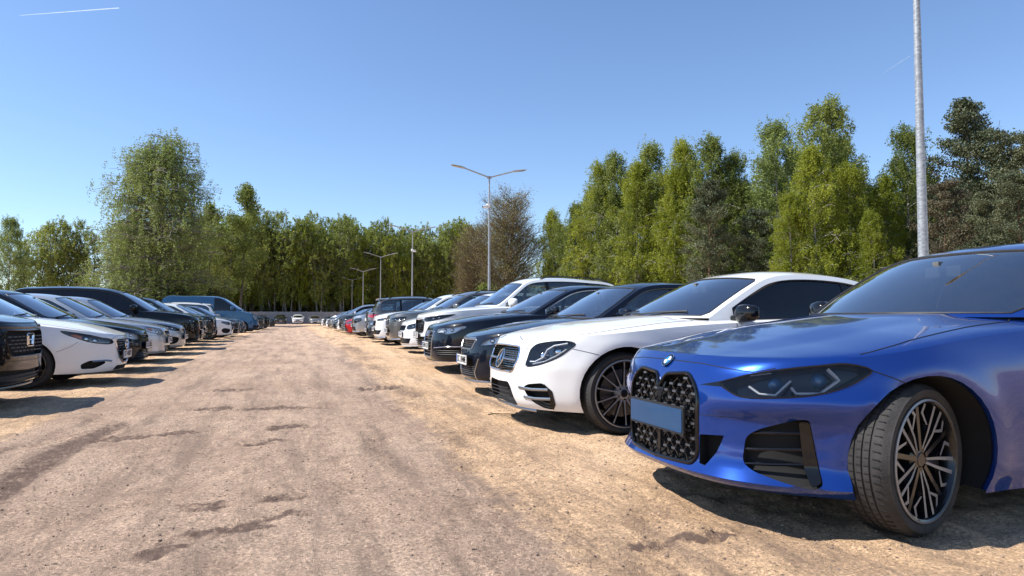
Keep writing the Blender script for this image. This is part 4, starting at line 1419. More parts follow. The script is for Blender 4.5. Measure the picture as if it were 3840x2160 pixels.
        # wheel arch lips and liners
        for L in c.arch_loops:
            o = MB(); li = MB()
            zb = sh.bot(L[:, 0]); ok = L[:, 1] > zb - 0.004
            Q = L[ok]
            if S.get('cladding'):
                cl = S['cladding']
                ctr = None
                P0 = sh.P(Q) + sh.Nn(Q) * 0.006
                xw = c.S['fo'] if L is c.arch_loops[0] else c.S['fo'] + c.S['wb']
                sc = (S['arch'] + cl) / S['arch']
                Xq = np.interp(Q[:, 0], sh.ss, sh.sx)
                Q2 = np.stack([sh.xs(xw + (Xq - xw) * sc), S['tyre'] + (Q[:, 1] - S['tyre']) * sc], 1)
                Q2[:, 1] = np.maximum(Q2[:, 1], sh.bot(Q2[:, 0]))
                P1 = sh.P(Q2) + sh.Nn(Q2) * 0.006
                Pm = sh.P((Q + Q2) / 2) + sh.Nn((Q + Q2) / 2) * 0.014
                P2_ = sh.P(Q2) - sh.Nn(Q2) * 0.004
                k = len(Q); V = np.concatenate([P0, Pm, P1, P2_]); F = []
                for i in range(k - 1):
                    for r_ in range(3): F.append([r_*k+i, r_*k+i+1, (r_+1)*k+i+1, (r_+1)*k+i])
                o.add(V, F, 1)
            # lip turned inwards
            P0 = sh.P(Q); k = len(Q)
            P1 = P0 * [1, 1, 1] - [0, 0.03, 0]
            xw = c.S['fo'] if L is c.arch_loops[0] else c.S['fo'] + c.S['wb']
            F = [[i, i + 1, k + i + 1, k + i] for i in range(k - 1)]
            o.add(np.concatenate([P0, P1]), F, 0)
            # liner
            P2 = P0 - [0, 0.02, 0]
            yin = S['W'] - 0.42
            P3 = P2.copy(); P3[:, 1] = yin
            cx = np.array([xw, yin, S['tyre']])
            V = np.concatenate([P2, P3, cx[None]])
            F = [[i, i + 1, k + i + 1, k + i] for i in range(k - 1)] + [[k + i, k + i + 1, 2 * k] for i in range(k - 1)]
            li.add(V, F)
            for sg in (1, -1):
                for mb, nm, mt in ((o, 'arch_lip', [c.paint, M['black_plastic']]), (li, 'wheel_housing', M['black_matte'])):
                    mk(nm, np.concatenate(mb.V) * [1, sg, 1], mb.F if sg > 0 else [f[::-1] for f in mb.F], mt, c.root, mi=mb.M)
        # underbody
        o = MB(); zu = 0.21
        xs = [0.42, max(.46, S['fo'] - S['arch']), S['fo'] + S['arch'], S['fo'] + S['wb'] - S['arch'], S['fo'] + S['wb'] + S['arch'], S['L'] - 0.2]
        for i in range(5):
            wy = S['W'] - (0.06 if i in (2,) else (0.42 if i in (1, 3) else 0.25))
            o.box(((xs[i] + xs[i+1]) / 2, 0, zu + 0.05), (xs[i+1] - xs[i], 2 * wy, 0.1))
        o.build('underbody', M['black_matte'], c.root)
        # skirt
        sk = S.get('skirt')
        if sk:
            o = MB(); Q = np.stack([c.xs_, sh.bot(c.xs_)], 1)
            xq = np.interp(c.xs_, sh.ss, sh.sx)
            run = []
            for i in range(len(Q)):
                under = min(abs(xq[i] - S['fo']), abs(xq[i] - S['fo'] - S['wb'])) < S['arch'] + 0.01
                if under:
                    if len(run) > 2: c.strip(o, np.array(run), sk)
                    run = []
                else: run.append(Q[i])
            if len(run) > 2: c.strip(o, np.array(run), sk)
            o.mirror().build('lower_cladding', S.get('skirt_mat', M['black_plastic']), c.root)
        # mirrors
        mz = S.get('mirror')
        if mz:
            x0, z0, sc = mz[:3]
            y0 = float(c.sd.ys(np.array([x0]), np.array([z0]))[0])
            mat = S.get('mirror_mat', c.paint)
            # housing: rounded box shell, flat towards the rear, tapering outwards
            th = np.linspace(0, 2 * PI, 15)[:-1]
            rings = []
            se = lambda v, e: np.sign(v) * np.abs(v) ** e
            for t, rx, rz, dz in [(0, .022, .030, -.012), (.015, .045, .058, -.006), (.05, .066, .074, 0), (.11, .068, .074, .002), (.165, .058, .066, .004), (.20, .040, .050, .006), (.215, .016, .022, .008)]:
                X = rx * se(np.cos(th), .75); Z = rz * se(np.sin(th), .7) + dz
                X = np.where(X > 0.030, 0.030, X)
                rings.append(np.stack([X + 0.16 * t, np.full_like(X, t), Z + .01], 1))
            V = np.concatenate(rings) * sc; k = 14; F = []
            for i in range(6):
                for j in range(k): F.append([i*k+j, (i+1)*k+j, (i+1)*k+(j+1) % k, i*k+(j+1) % k])
            F.append(list(range(k))); F.append([6*k+j for j in range(k)][::-1])
            V = V + [x0, y0 + 0.055, z0]
            r = c.emit('wing_mirror', V, F, mat, False, sharp=50)
            st = MB(); st.tube([[x0 - 0.02, y0 - 0.02, z0 - 0.035], [x0 + 0.0, y0 + 0.05, z0 - 0.02], [x0 + 0.01, y0 + 0.10, z0 + 0.005]], [0.03, 0.022, 0.02], 8)
            for j, q in enumerate(r):
                Vv = np.concatenate(st.V) * ([1, -1, 1] if j else 1)
                mk('mirror_foot', Vv, [f[::-1] for f in st.F] if j else st.F, M['black_gloss'], q)
        # door handles
        for (x0, z0) in S.get('handles', []):
            s0 = float(sh.xs(x0)); Q = [[s0 - 0.09, z0 + 0.004], [s0 - .05, z0 + .008], [s0 + 0.09, z0 + 0.004]]
            pts = c.line(sh, Q, 0.03, 0.022)
            pts[0] = c.line(sh, Q, 0.03, 0.0)[0]; pts[-1] = c.line(sh, Q, 0.03, 0.0)[-1]
            V, F = sweep(pts, 0.011, 7, flat=0.7)
            c.emit('door_handle', V, F, S.get('handle_mat', c.paint), False)
        # plate
        if S.get('plate'):
            c.plate(*S['plate'])
        if S.get('rails'):
            o = MB(); a, b = S['rails']
            p = np.linspace(c.tp.px(a), c.tp.px(b), 16); e = np.interp(p, c.tp.p, c.tp.ye) - 0.045
            P = c.tp.P(np.stack([p, e], 1)); hgt = 0.045 * np.minimum(1, np.minimum(np.arange(16), np.arange(16)[::-1]) / 2.0)
            P[:, 2] += hgt + 0.003
            o.tube(P, 0.014, 6)
            c.emit('roof_rail', np.concatenate(o.V), o.F, S.get('rail_mat', M['black_plastic']), False)
        if S.get('wipers', True) and not S.get('far'):
            o = MB()
            for y0, y1 in ((0.05, -0.55), (0.62, 0.10)):
                p0 = c.tp.px(S['panes'][0][0]) ; 
                P = c.tp.P([[p0 + 0.01, y0], [p0 + 0.04, (y0 * .5 + y1 * .5)], [p0 + 0.07, y1]]) + [0, 0, 0.012]
                P[0] += [-0.04, 0, -0.01]
                o.tube(P, 0.008, 5)
            o.build('wiper', M['black_plastic'], c.root)
        if S.get('extra'): S['extra'](c)

    def strip(c, o, Q, sk):
        sh = c.sh; n = sh.Nn(Q); P = sh.P(Q); n[:, 2] = 0
        A = P + n * 0.003 + [0, 0, sk]; B = P + n * 0.012 + [0, 0, sk * 0.5]; C_ = P + n * 0.006; D = P - n * 0.10 + [0, 0, -0.0]
        k = len(Q); V = np.concatenate([A, B, C_, D]); F = []
        for i in range(k - 1):
            for r_ in range(3): F.append([r_*k+i, (r_+1)*k+i, (r_+1)*k+i+1, r_*k+i+1])
        o.add(V, F)

    def fill(c, f, side, sg, cen, L):
        """bars, studs and frame in a hole"""
        sh = c.sh
        def put(o, nm, mat, sharp=35):
            if not o.n: return
            if cen: o.mirror()
            elif sg < 0: o.V = [v * [1, -1, 1] for v in o.V]; o.F = [q[::-1] for q in o.F]
            o.build(nm, mat, side, sharp=sharp)
        def spans(z, along=0):
            # intervals of the loop at height z (or at s when along=1)
            P = L if along == 0 else L[:, ::-1]; xs = []
            for i in range(len(P)):
                a, b = P[i], P[(i+1) % len(P)]
                if (a[1] > z) != (b[1] > z): xs.append(a[0] + (z - a[1]) / (b[1] - a[1]) * (b[0] - a[0]))
            xs.sort(); return list(zip(xs[::2], xs[1::2]))
        o = MB()
        for z in f.get('bars', []):
            sl = f.get('bar_slope', 0)
            for a, b in spans(z):
                if b - a < 0.02: continue
                o.tube(c.line(sh, [[a, z], [b, z + sl * (b - a)]], 0.03, f.get('bar_off', -0.012)), f.get('bar_r', 0.007), 6, flat=f.get('bar_flat', 1.0))
        for s_ in f.get('vbars', []):
            for a, b in spans(s_, 1):
                if b - a > 0.02: o.tube(c.line(sh, [[s_, a], [s_ + f.get('vslope', 0), b]], 0.03, f.get('bar_off', -0.012)), f.get('vbar_r', 0.005), 6)
        put(o, 'grille_bar', f.get('bar_mat', M['black_plastic']))
        o = MB()
        if f.get('studs'):
            ds, dz, w_, hh, of = f['studs']
            lo, hi = L.min(0), L.max(0); row = 0
            z = lo[1] + dz * 0.6
            while z < hi[1]:
                s_ = lo[0] + (ds * 0.5 if row % 2 else ds * 0.05) + 0.012
                while s_ < hi[0]:
                    q = np.array([[s_, z]])
                    if inside(q, L)[0] and seg_dist(q, L)[0] > max(w_ * 0.55, 0.006):
                        p = sh.P(q)[0]; n = sh.Nn(q)[0]; t = np.cross([0, 0, 1], n); t /= np.linalg.norm(t); u = np.cross(n, t)
                        Mx = np.stack([t, n, u], 1)
                        o.box(p - n * of, (w_, 0.012, hh), Mx)
                    s_ += ds
                z += dz; row += 1
            if not f.get('links'): put(o, 'grille_mesh', f.get('stud_mat', M['grey_plastic']))
        if f.get('links'):
            ds, dz = f['links']; lo, hi = L.min(0), L.max(0); row = 0; z = lo[1] + dz * 0.6
            while z < hi[1]:
                s_ = lo[0] + (ds * 0.5 if row % 2 else ds * 0.05) + 0.012
                while s_ < hi[0]:
                    for e in (-1, 1):
                        a = np.array([s_, z]); b = a + [e * ds * 0.5, dz]
                        if inside(np.array([a, b]), L).all():
                            o.tube(c.line(sh, [a, b], 0.05, -0.018), 0.005, 4, m=1)
                    s_ += ds
                z += dz; row += 1
            put(o, 'grille_mesh', [f.get('stud_mat', M['grey_plastic']), M['black_gloss']])
        fr = f.get('frame')
        if fr:
            r_, mat = fr[0], fr[1]
            o = MB(); pl, closed = split_loop(L)
            off = fr[2] if len(fr) > 2 else 0.0
            Q = densify(pl, 0.03, closed)
            pts = sh.P(Q) + sh.Nn(Q) * off
            if not closed: pts[0, 1] = 0; pts[-1, 1] = 0
            o.tube(pts, r_, 7, closed=closed, cap=False)
            put(o, 'grille_frame', mat)
        for (poly, off, mat, nm) in f.get('patches', []):
            P, F, _ = c.patch(sh, poly, off, 0.006)
            o = MB(); o.add(P, F); put(o, nm, mat)

    def cap_line(c, pts, lift=0.0):
        """pts: list of (outline x of the cap column, q)"""
        out = []
        P = densify(np.array(pts, float), 0.05, False)
        xo = np.interp(c.xs_, c.sh.ss, c.sh.sx)
        for x, q in P:
            fi = np.interp(x, xo[:-1], np.arange(len(xo) - 1)); i = int(min(fi, len(xo) - 2)); t = fi - i
            col = c.cap[i] * (1 - t) + c.cap[i+1] * t
            out.append([np.interp(q, c.q, col[:, k]) for k in range(3)])
        return np.array(out) + [0, 0, lift]

    def plate(c, text, z0, mode='std', y0=0.0, w=0.52, hh=0.114, off=0.02, tilt=0.0, s_at=None):
        S = c.S; sh = c.sh
        q = np.array([[max(y0, 0.001), z0]]); p = sh.P(q)[0]
        x = p[0] - off
        rear = S.get('plate_rear')
        o = MB(); bmat = {'std': M['plate_white'], 'azure': M['plate_shop'], 'blank': M['plate_white']}[mode]
        def slab(y_, z_, ww, h2, dx, t, m):
            poly = rounded([[-ww/2, -h2/2], [ww/2, -h2/2], [ww/2, h2/2], [-ww/2, h2/2]], 0.012, 3)
            k = len(poly)
            V = [[x - dx, y_ + a, z_ + b] for a, b in poly] + [[x - dx + t, y_ + a, z_ + b] for a, b in poly]
            F = [list(range(k)), list(range(k, 2 * k))[::-1]] + [[i, (i+1) % k + 0, k + (i+1) % k, k + i][::-1] for i in range(k)]
            V = np.array(V); V[:, 0] += (V[:, 2] - z_) * tilt
            mb.add(V, F, m)
        mb = MB()
        slab(y0, z0, w + 0.02, hh + 0.02, 0.0, 0.012, 0)
        slab(y0, z0, w, hh, 0.004, 0.006, 1)
        if mode == 'std': slab(y0 + w / 2 - 0.022, z0, 0.040, hh - 0.006, 0.006, 0.003, 2)
        pl = mb.build('number_plate', [M['black_plastic'], bmat, M['plate_blue']], c.root, smooth=False)
        if mode == 'std' and text:
            cu = bpy.data.curves.new('plate_text', 'FONT'); cu.body = text; cu.size = hh * 1.02; cu.align_x = 'CENTER'; cu.align_y = 'CENTER'
            cu.extrude = 0.0008; cu.offset = 0.0008; cu.space_character = 0.95
            t = bpy.data.objects.new('plate_text', cu); COL.objects.link(t)
            dg = bpy.context.evaluated_depsgraph_get()
            me = bpy.data.meshes.new_from_object(t.evaluated_get(dg))
            bpy.data.objects.remove(t); bpy.data.curves.remove(cu)
            V = np.array([v.co[:] for v in me.vertices])
            wd = V[:, 0].max() - V[:, 0].min(); sc = min(1.15, (w - 0.085) / wd)
            # seen from the front (looking along +x) the text must run towards -y... left to right
            Vn = np.stack([np.full(len(V), x - 0.0062) - V[:, 2], y0 - 0.02 - V[:, 0] * sc, z0 + V[:, 1] ], 1)
            Vn[:, 0] += (Vn[:, 2] - z0) * tilt
            F = [list(f.vertices) for f in me.polygons]
            bpy.data.meshes.remove(me)
            mk('plate_letters', Vn, F, M['plate_ink'], pl, smooth=False)

    def wheels(c):
        S = c.S
        for i, (xw, sy) in enumerate(((S['fo'], -1), (S['fo'], 1), (S['fo'] + S['wb'], -1), (S['fo'] + S['wb'], 1))):
            wh = empty('wheel', (xw, sy * (S['W'] - S.get('wheel_in', 0.035)), S['tyre']), c.root)
            st = S.get('steer', 0) if i < 2 else 0
            wh.rotation_euler = (0, 0.3 * i + 0.2, R(st)) if sy < 0 else (0, 0.3 * i + 0.2, R(st) + PI)
            for o in c.wheel_meshes():
                q = o.copy(); COL.objects.link(q); q.parent = wh

    def wheel_meshes(c):
        S = c.S
        key = (S['tyre'], S['rim'], S.get('tw', 0.225), S.get('spokes', 'five'), S.get('rubber', 'rubber'), S.get('far', False), S.get('rim_mats'))
        if key in WHEELS: return WHEELS[key]
        Rt, Rr, tw = S['tyre'], S['rim'], S.get('tw', 0.225)
        n = 28 if S.get('far') else 72
        # outer face is at y = 0 and points to -y
        hgt = Rt - Rr
        tr = [(Rr - 0.004, 0.030), (Rr + 0.006, 0.012), (Rr + hgt * .35, 0.002), (Rr + hgt * .65, 0.003), (Rt - 0.022, 0.012), (Rt - 0.008, 0.024), (Rt - .002, 0.042)]
        prof = list(tr)
        gr = [0.30, 0.44, 0.58, 0.72]
        for q in gr:
            yy = tw * q; prof += [(Rt, yy - 0.006), (Rt - 0.007, yy - 0.004), (Rt - 0.007, yy + 0.004), (Rt, yy + 0.006)]
        prof += [(r_, tw - y_) for r_, y_ in tr[::-1]]
        V, F = lathe(prof, n)
        mb = MB(); mb.add(V, F)
        if not S.get('far'):
            if S.get('spokes') in ('ystar', 'multi'):
                for i in range(64):     # shoulder slits
                    a = i * 2 * PI / 64; ca, sa = math.cos(a), math.sin(a)
                    rot = [[ca, 0, -sa], [0, 1, 0], [sa, 0, ca]]
                    for yy, ww in ((.048, .030), (tw - .048, .030), (tw * .37, .018), (tw * .51, .018), (tw * .65, .018)):
                        mb.box(np.array([Rt * ca, yy, Rt * sa]), (.003, ww, .004), rot, 1)
        ty = mb.build('tyre', [M[S.get('rubber', 'rubber')], M['black_matte']], None, sharp=50)
        # rim
        mats = [M[x] for x in S.get('rim_mats', ('rim_face', 'rim_dark'))]
        o = MB()
        lip = [(Rr + 0.006, 0.010), (Rr + 0.007, 0.003), (Rr - 0.002, 0.0), (Rr - 0.010, 0.004), (Rr - 0.014, 0.014)]
        V, F = lathe(lip[:3], n); o.add(V, F, 0); V, F = lathe(lip[2:], n); o.add(V, F, 1)
        barrel = [(Rr - 0.014, 0.014), (Rr - 0.024, 0.05), (Rr - 0.035, 0.12), (Rr - 0.02, tw - 0.02), (0.06, tw - 0.03)]
        V, F = lathe(barrel, n); o.add(V, F, 1)
        def spoke(poly, face=0, y0=lambda r: 0.014 + 0.03 * (1 - r / Rr) ** 2, th=0.035, inset=0.0, mface=0):
            """poly in (radius, tangential offset) about angle 0"""
            k = len(poly); out = []
            for rep in reps:
                ca, sa = math.cos(rep), math.sin(rep)
                pts = []
                for (r_, t_) in poly:
                    x_, z_ = r_ * ca - t_ * sa, r_ * sa + t_ * ca
                    rad = math.hypot(r_, t_)
                    pts.append((x_, y0(rad), z_))
                Vv = pts + [(p[0], p[1] + th, p[2]) for p in pts]
                ar = sum(poly[i][0] * poly[(i+1) % k][1] - poly[(i+1) % k][0] * poly[i][1] for i in range(k))
                f = list(range(k))
                o.add(Vv, [f if ar > 0 else f[::-1]], mface)
                o.add(Vv, [[i, k + i, k + (i+1) % k, (i+1) % k] for i in range(k)], 1)
        kind = S.get('spokes', 'five')
        if kind == 'multi':      # thin paired spokes
            nn = 14
            for i in range(nn):
                reps = [i * 2 * PI / nn]
                spoke([(0.055, -0.010), (0.10, -0.006), (Rr - 0.05, -0.0045), (Rr - 0.008, -0.008), (Rr - 0.008, 0.008), (Rr - 0.05, 0.0045), (0.10, 0.006), (0.055, 0.010)])
        elif kind == 'ystar':    # five broad forks with machined edges over dark blades
            Rm = Rr - 0.012
            for i in range(5):
                reps = [i * 2 * PI / 5]
                for e in (-1, 1):
                    # straight long arm, and a branch that leaves it and folds back along the rim
                    spoke([(0.045, e * 0.003), (0.13, e * .014), (Rm, e * 0.022), (Rm, e * 0.040), (0.12, e * .026), (0.045, e * 0.013)])
                    spoke([(0.155, e * 0.030), (Rm - .062, e * 0.088), (Rm - .012, e * 0.080), (Rm - .006, e * 0.094), (Rm - .070, e * 0.104), (0.150, e * 0.040)], y0=lambda r: .026)
                spoke([(0.03, -0.014), (0.12, -0.020), (0.15, -.05), (0.16, 0), (0.15, .05), (0.12, 0.020), (0.03, 0.014)], y0=lambda r: 0.034, mface=1)
                reps = [i * 2 * PI / 5 + PI / 5]
                spoke([(0.04, -0.010), (Rm, -0.012), (Rm, 0.012), (0.04, 0.010)], y0=lambda r: 0.030, mface=1)
        elif kind == 'steel':
            reps = [0]
            V, F = lathe([(Rr - 0.012, 0.012), (Rr * .85, 0.012), (Rr * .6, 0.02), (Rr * .3, 0.010), (0.02, 0.008)], n); o.add(V, F, 0)
        else:
            nn = 5 if kind == 'five' else 7
            for i in range(nn):
                reps = [i * 2 * PI / nn]
                for e in (-1, 1):
                    spoke([(0.05, e * 0.006), (Rr - 0.008, e * 0.022), (Rr - 0.008, e * 0.056), (Rr * .6, e * 0.034), (0.06, e * 0.030)])
        # hub
        V, F = lathe([(0.001, 0.030), (0.028, 0.030), (0.034, 0.034)], 20); o.add(V, F, 1)
        V, F = lathe([(0.030, 0.033), (0.058, 0.040), (0.072, 0.046), (0.075, 0.075)], 24); o.add(V, F, 0 if kind == 'multi' else 1)
        for i in range(5):
            a = i * 2 * PI / 5
            V, F = lathe([(0.001, 0.0), (0.008, 0.0), (0.008, 0.02)], 8)
            o.add(V + [0.050 * math.cos(a), 0.033, 0.050 * math.sin(a)], F, 1)
        rim = o.build('rim', mats, None, sharp=30)
        d = MB(); V, F = lathe([(0.05, 0.085), (Rr * .72, 0.085), (Rr * .72, 0.11)], 32); d.add(V, F)
        disc = d.build('brake_disc', M['brake'], None)
        res = [ty, rim] + ([disc] if not S.get('far') else [])
        for q in res:
            COL.objects.unlink(q)
        WHEELS[key] = res
        return res

    def interior(c):
        S = c.S; tp = c.tp
        zb = S['zbelt']; x0 = S['prof'][0][0]; x1 = S['prof'][-1][0]
        W = S['W']
        # tub
        o = MB()
        o.box(((x0 + x1) / 2 + 0.1, 0, 0.32), (x1 - x0 - 0.1, 2 * W - 0.24, 0.04))
        for e in (-1, 1): o.box(((x0 + x1) / 2 + 0.1, e * (W - 0.14), (0.32 + zb - 0.02) / 2), (x1 - x0 - 0.1, 0.03, zb - 0.34))
        o.build('cabin_tub', M['interior'], c.root, smooth=False)
        # dashboard
        o = MB()
        xa = x0 + 0.05; yw = W - 0.17
        prof = [(xa + .02, zb - 0.10), (xa + 0.12, zb - 0.045), (xa + 0.50, zb - 0.02), (xa + 0.62, zb - 0.06), (xa + 0.66, zb - 0.25), (xa + 0.6, 0.5), (xa + .02, 0.5)]
        k = len(prof); V = [[x, -yw, z] for x, z in prof] + [[x, yw, z] for x, z in prof]
        F = [list(range(k)), list(range(k, 2*k))[::-1]] + [[i, k+i, k+(i+1) % k, (i+1) % k] for i in range(k)]
        o.add(V, F); 
        o.box((xa + 0.52, 0.37, zb + 0.0), (0.16, 0.32, 0.07))
        o.build('dashboard', M['interior'], c.root, smooth=False)
        sx = S.get('seat_x', x0 + 1.32)
        Rf = S['H']
        def seat(y0, xs, w_=0.50, nm='seat'):
            o = MB()
            def slab(pts, ws):
                # profile of centre line points with thickness, width ws
                V = []; F = []; k = 8
                th = np.arange(k) / k * 2 * PI
                for (x_, z_, t_), ww in zip(pts, ws):
                    cs = np.sign(np.cos(th)) * np.abs(np.cos(th)) ** 0.5; sn = np.sign(np.sin(th)) * np.abs(np.sin(th)) ** 0.6
                    V.append(np.stack([x_ + t_ * cs, y0 + ww / 2 * sn, np.full(k, z_)], 1))
                m = len(pts)
                for i in range(m - 1):
                    for j in range(k): F.append([i*k+j, i*k+(j+1) % k, (i+1)*k+(j+1) % k, (i+1)*k+j])
                F.append(list(range(k))[::-1]); F.append([(m-1)*k+j for j in range(k)])
                o.add(np.concatenate(V), F)
            dz = (Rf - 1.44) * 0.6
            slab([(xs, .42, .08), (xs + .05, .60, .075), (xs + .12, .80 + dz, .065), (xs + .18, .95 + dz, .055), (xs + .20, 1.02 + dz, .03)], [w_, w_, w_ * .95, w_ * .8, w_ * .55])
            slab([(xs + .20, 1.04 + dz, .04), (xs + .21, 1.10 + dz, .05), (xs + .22, 1.19 + dz, .045), (xs + .22, 1.215 + dz, .02)], [.20, .27, .25, .18])
            o.box((xs - 0.22, y0, 0.42), (0.5, w_, 0.14))
            o.build(nm, M['interior_lit'], c.root, sharp=60)
        for e in (-1, 1): seat(e * 0.37, sx)
        seat(0, sx + 0.85, 1.15, 'rear_seat')
        # steering wheel (left hand drive: the driver's side is -y in car space, nose to -x)
        o = MB(); th = np.arange(24) / 24 * 2 * PI
        cx = np.array([sx - 0.52, -0.37 , zb - 0.06])
        ring = np.stack([0.185 * np.cos(th) * 0.42, 0.185 * np.sin(th), 0.185 * np.cos(th) * 0.9], 1) + cx
        o.tube(ring, 0.014, 6, closed=True)
        o.box(cx + [0, 0, 0], (0.06, 0.16, 0.10)); o.box(cx, (0.03, 0.36, 0.03))
        o.build('steering_wheel', M['interior_lit'], c.root)
        o = MB()
        p = tp.px(S['panes'][0][1]) - 0.16
        P = tp.P([[p, 0]])[0]
        o.box(P + [0.06, 0, -0.05], (0.03, 0.24, 0.065)); o.box(P + [0.02, 0, -0.02], (0.06, 0.04, 0.06))
        o.build('rear_view_mirror', M['interior_lit'], c.root, smooth=False)

WHEELS = {}

def make_car(S):
    return Car(S).build()

# ------------------------------------------------------------------ the cars
P_ = {}
P_['bmw'] = paint('blue_paint', (0.005, 0.040, 0.235), 0.5, 0.24, dust=0.02)
P_['white'] = paint('white_paint', (0.78, 0.78, 0.765), 0.0, 0.4, dust=0.05)
P_['white2'] = paint('cool_white_paint', (0.70, 0.72, 0.73), 0.0, 0.4, dust=0.08)
P_['black'] = paint('black_paint', (0.003, 0.0033, 0.0045), 0.0, 0.35, dust=0.02, ior=1.42)
P_['navy'] = paint('navy_paint', (0.003, 0.0055, 0.013), 0.0, 0.35, dust=0.02, ior=1.42)
P_['darkgrey'] = paint('dark_grey_paint', (0.030, 0.031, 0.034), 0.5, 0.35, dust=0.06)
P_['grey'] = paint('grey_paint', (0.17, 0.165, 0.155), 0.75, 0.35, dust=0.12)
P_['silver'] = paint('silver_paint', (0.42, 0.44, 0.46), 0.75, 0.35, dust=0.12)
P_['lightgrey'] = paint('light_grey_paint', (0.50, 0.52, 0.54), 0.6, 0.35, dust=0.1)
P_['red'] = paint('red_paint', (0.42, 0.008, 0.012), 0.3, 0.35, dust=0.08)
P_['green'] = paint('dark_green_paint', (0.010, 0.018, 0.016), 0.4, 0.35, dust=0.12)
P_['vanblue'] = paint('van_blue_paint', (0.020, 0.10, 0.22), 0.2, 0.4, dust=0.1)
P_['bluegrey'] = paint('blue_grey_paint', (0.055, 0.085, 0.13), 0.6, 0.35, dust=0.1)

def base(name, paint_, **kw):
    """a plain saloon; every car changes what differs"""
    S = dict(name=name, paint=P_[paint_], L=4.6, W=0.91, H=1.44, fo=0.88, wb=2.75, tyre=0.325, rim=0.24, arch=0.36,
             af=0.85, nf=3.0, mf=2.0, ar=0.6, nr=3.6,
             F=[(.16, .08), (.24, .01), (.32, 0), (.46, 0), (.60, .02), (.70, .05), (.76, .09), (.82, .16)],
             Sd=[(.18, .05), (.28, .025), (.45, .008), (.60, 0), (.72, .002), (.82, .015), (.90, .035), (1.0, .07)],
             R=[(.2, .08), (.3, .02), (.5, 0), (.7, .02), (.9, .05), (1.05, .07)],
             zt=[(0, .74), (.25, .76), (.6, .80), (1.0, .86), (1.5, .91), (2.2, .935), (3.2, .96), (4.0, .98), (4.6, .97)],
             zb=[(0, .20), (.5, .19), (1.2, .20), (3.0, .20), (4.2, .24), (4.6, .28)],
             crown=[(0, 0), (.15, .02), (.4, .05), (.9, .075), (1.4, .07), (3.5, .05), (4.3, .06), (4.6, 0)],
             zbelt=.94, tum=.50,
             wg=[(1.0, .72), (1.5, .79), (2.0, .825), (3.0, .83), (3.8, .79), (4.4, .70)],
             prof=[(1.22, .94), (1.55, 1.12), (1.85, 1.28), (2.05, 1.37), (2.35, 1.43), (2.8, 1.44), (3.3, 1.41), (3.7, 1.30), (4.0, 1.13), (4.2, 1.02)],
             sweep=[(1.2, .28), (2.0, .14), (2.5, .04), (3.0, 0), (3.6, -.05), (4.2, -.12)],
             drop=[(1.2, .015), (2.0, .035), (2.6, .055), (3.4, .05), (4.2, .03)],
             panes=[(1.26, 2.02, .05, 'windscreen'), (3.50, 4.12, .10, 'rear_window')],
             dlo=(1.72, 3.95), pillar_x=[2.62], dlo_rake=0.0,
             mirror=(1.78, 1.0, 1.0), handles=[(2.42, .80), (3.35, .82)],
             lines=[], feats=[])
    S.update(kw)
    return S

def seams(S, x_f=None, x_r=None, doors=()):
    """panel gaps of the doors and sills in (s, z)"""
    sh = Shell(S); zt = sh.zt; o = []
    for x_ in doors:
        o.append(([(float(sh.xs(x_)), .30), (float(sh.xs(x_ + .02)), .6), (float(sh.xs(x_ + .0)), float(zt(x_)) - .002)], .0035, 'black_matte', 'shut_seam'))
    o.append(([(float(sh.xs(doors[0])), .30), (float(sh.xs(doors[-1])), .30)], .0035, 'black_matte', 'shut_seam'))
    return o

def roundel(c, s, z, r, off=0.004):
    sh = c.sh; q = np.array([[max(s, 1e-3), z]]); p = sh.P(q)[0]; n = sh.Nn(q)[0]; n[1] = 0; n /= np.linalg.norm(n); p[1] = 0
    t = np.array([0, 1.0, 0]); u = np.cross(t, n); u = -u if u[2] < 0 else u
    def T(V): return p + n * off + V[:, :1] * t + V[:, 1:2] * u + V[:, 2:3] * n
    return T

def bmw_extra(c):
    T = roundel(c, 0, .735, .04, 0.006)
    o = MB(); n = 32; th = np.arange(n) / n * 2 * PI
    def disc(r0, r1, a0, a1, h, m, k=16):
        a = np.linspace(a0, a1, k + 1)
        V = [[r0 * math.cos(x), r0 * math.sin(x), h] for x in a] + [[r1 * math.cos(x), r1 * math.sin(x), h] for x in a]
        o.add(T(np.array(V)), [[i, i+1, k+2+i, k+1+i] for i in range(k)], m)
    disc(.0, .040, 0, 2*PI, 0.000, 0, 32)
    for i in range(4): disc(0.0005, .025, i*PI/2, (i+1)*PI/2, .0012, 2 if i % 2 else 1, 8)
    disc(.025, .0285, 0, 2*PI, .0016, 3, 32); disc(.038, .0415, 0, 2*PI, .0012, 3, 32)
    o.build('badge', [M['black_gloss'], M['badge_blue'], M['badge_white'], M['chrome']], c.root, smooth=False)

def bmw_hood(x, y, q):
    ay = np.abs(y)
    # two long creases running back from the kidneys, the bonnet dips a little outside them
    yc = 0.30 + 0.20 * np.clip(x / 1.5, 0, 1)
    k = np.clip((x - 0.1) / 0.5, 0, 1)
    rise = 0.016 * k / (1 + np.exp((ay - yc) / 0.012))
    return rise

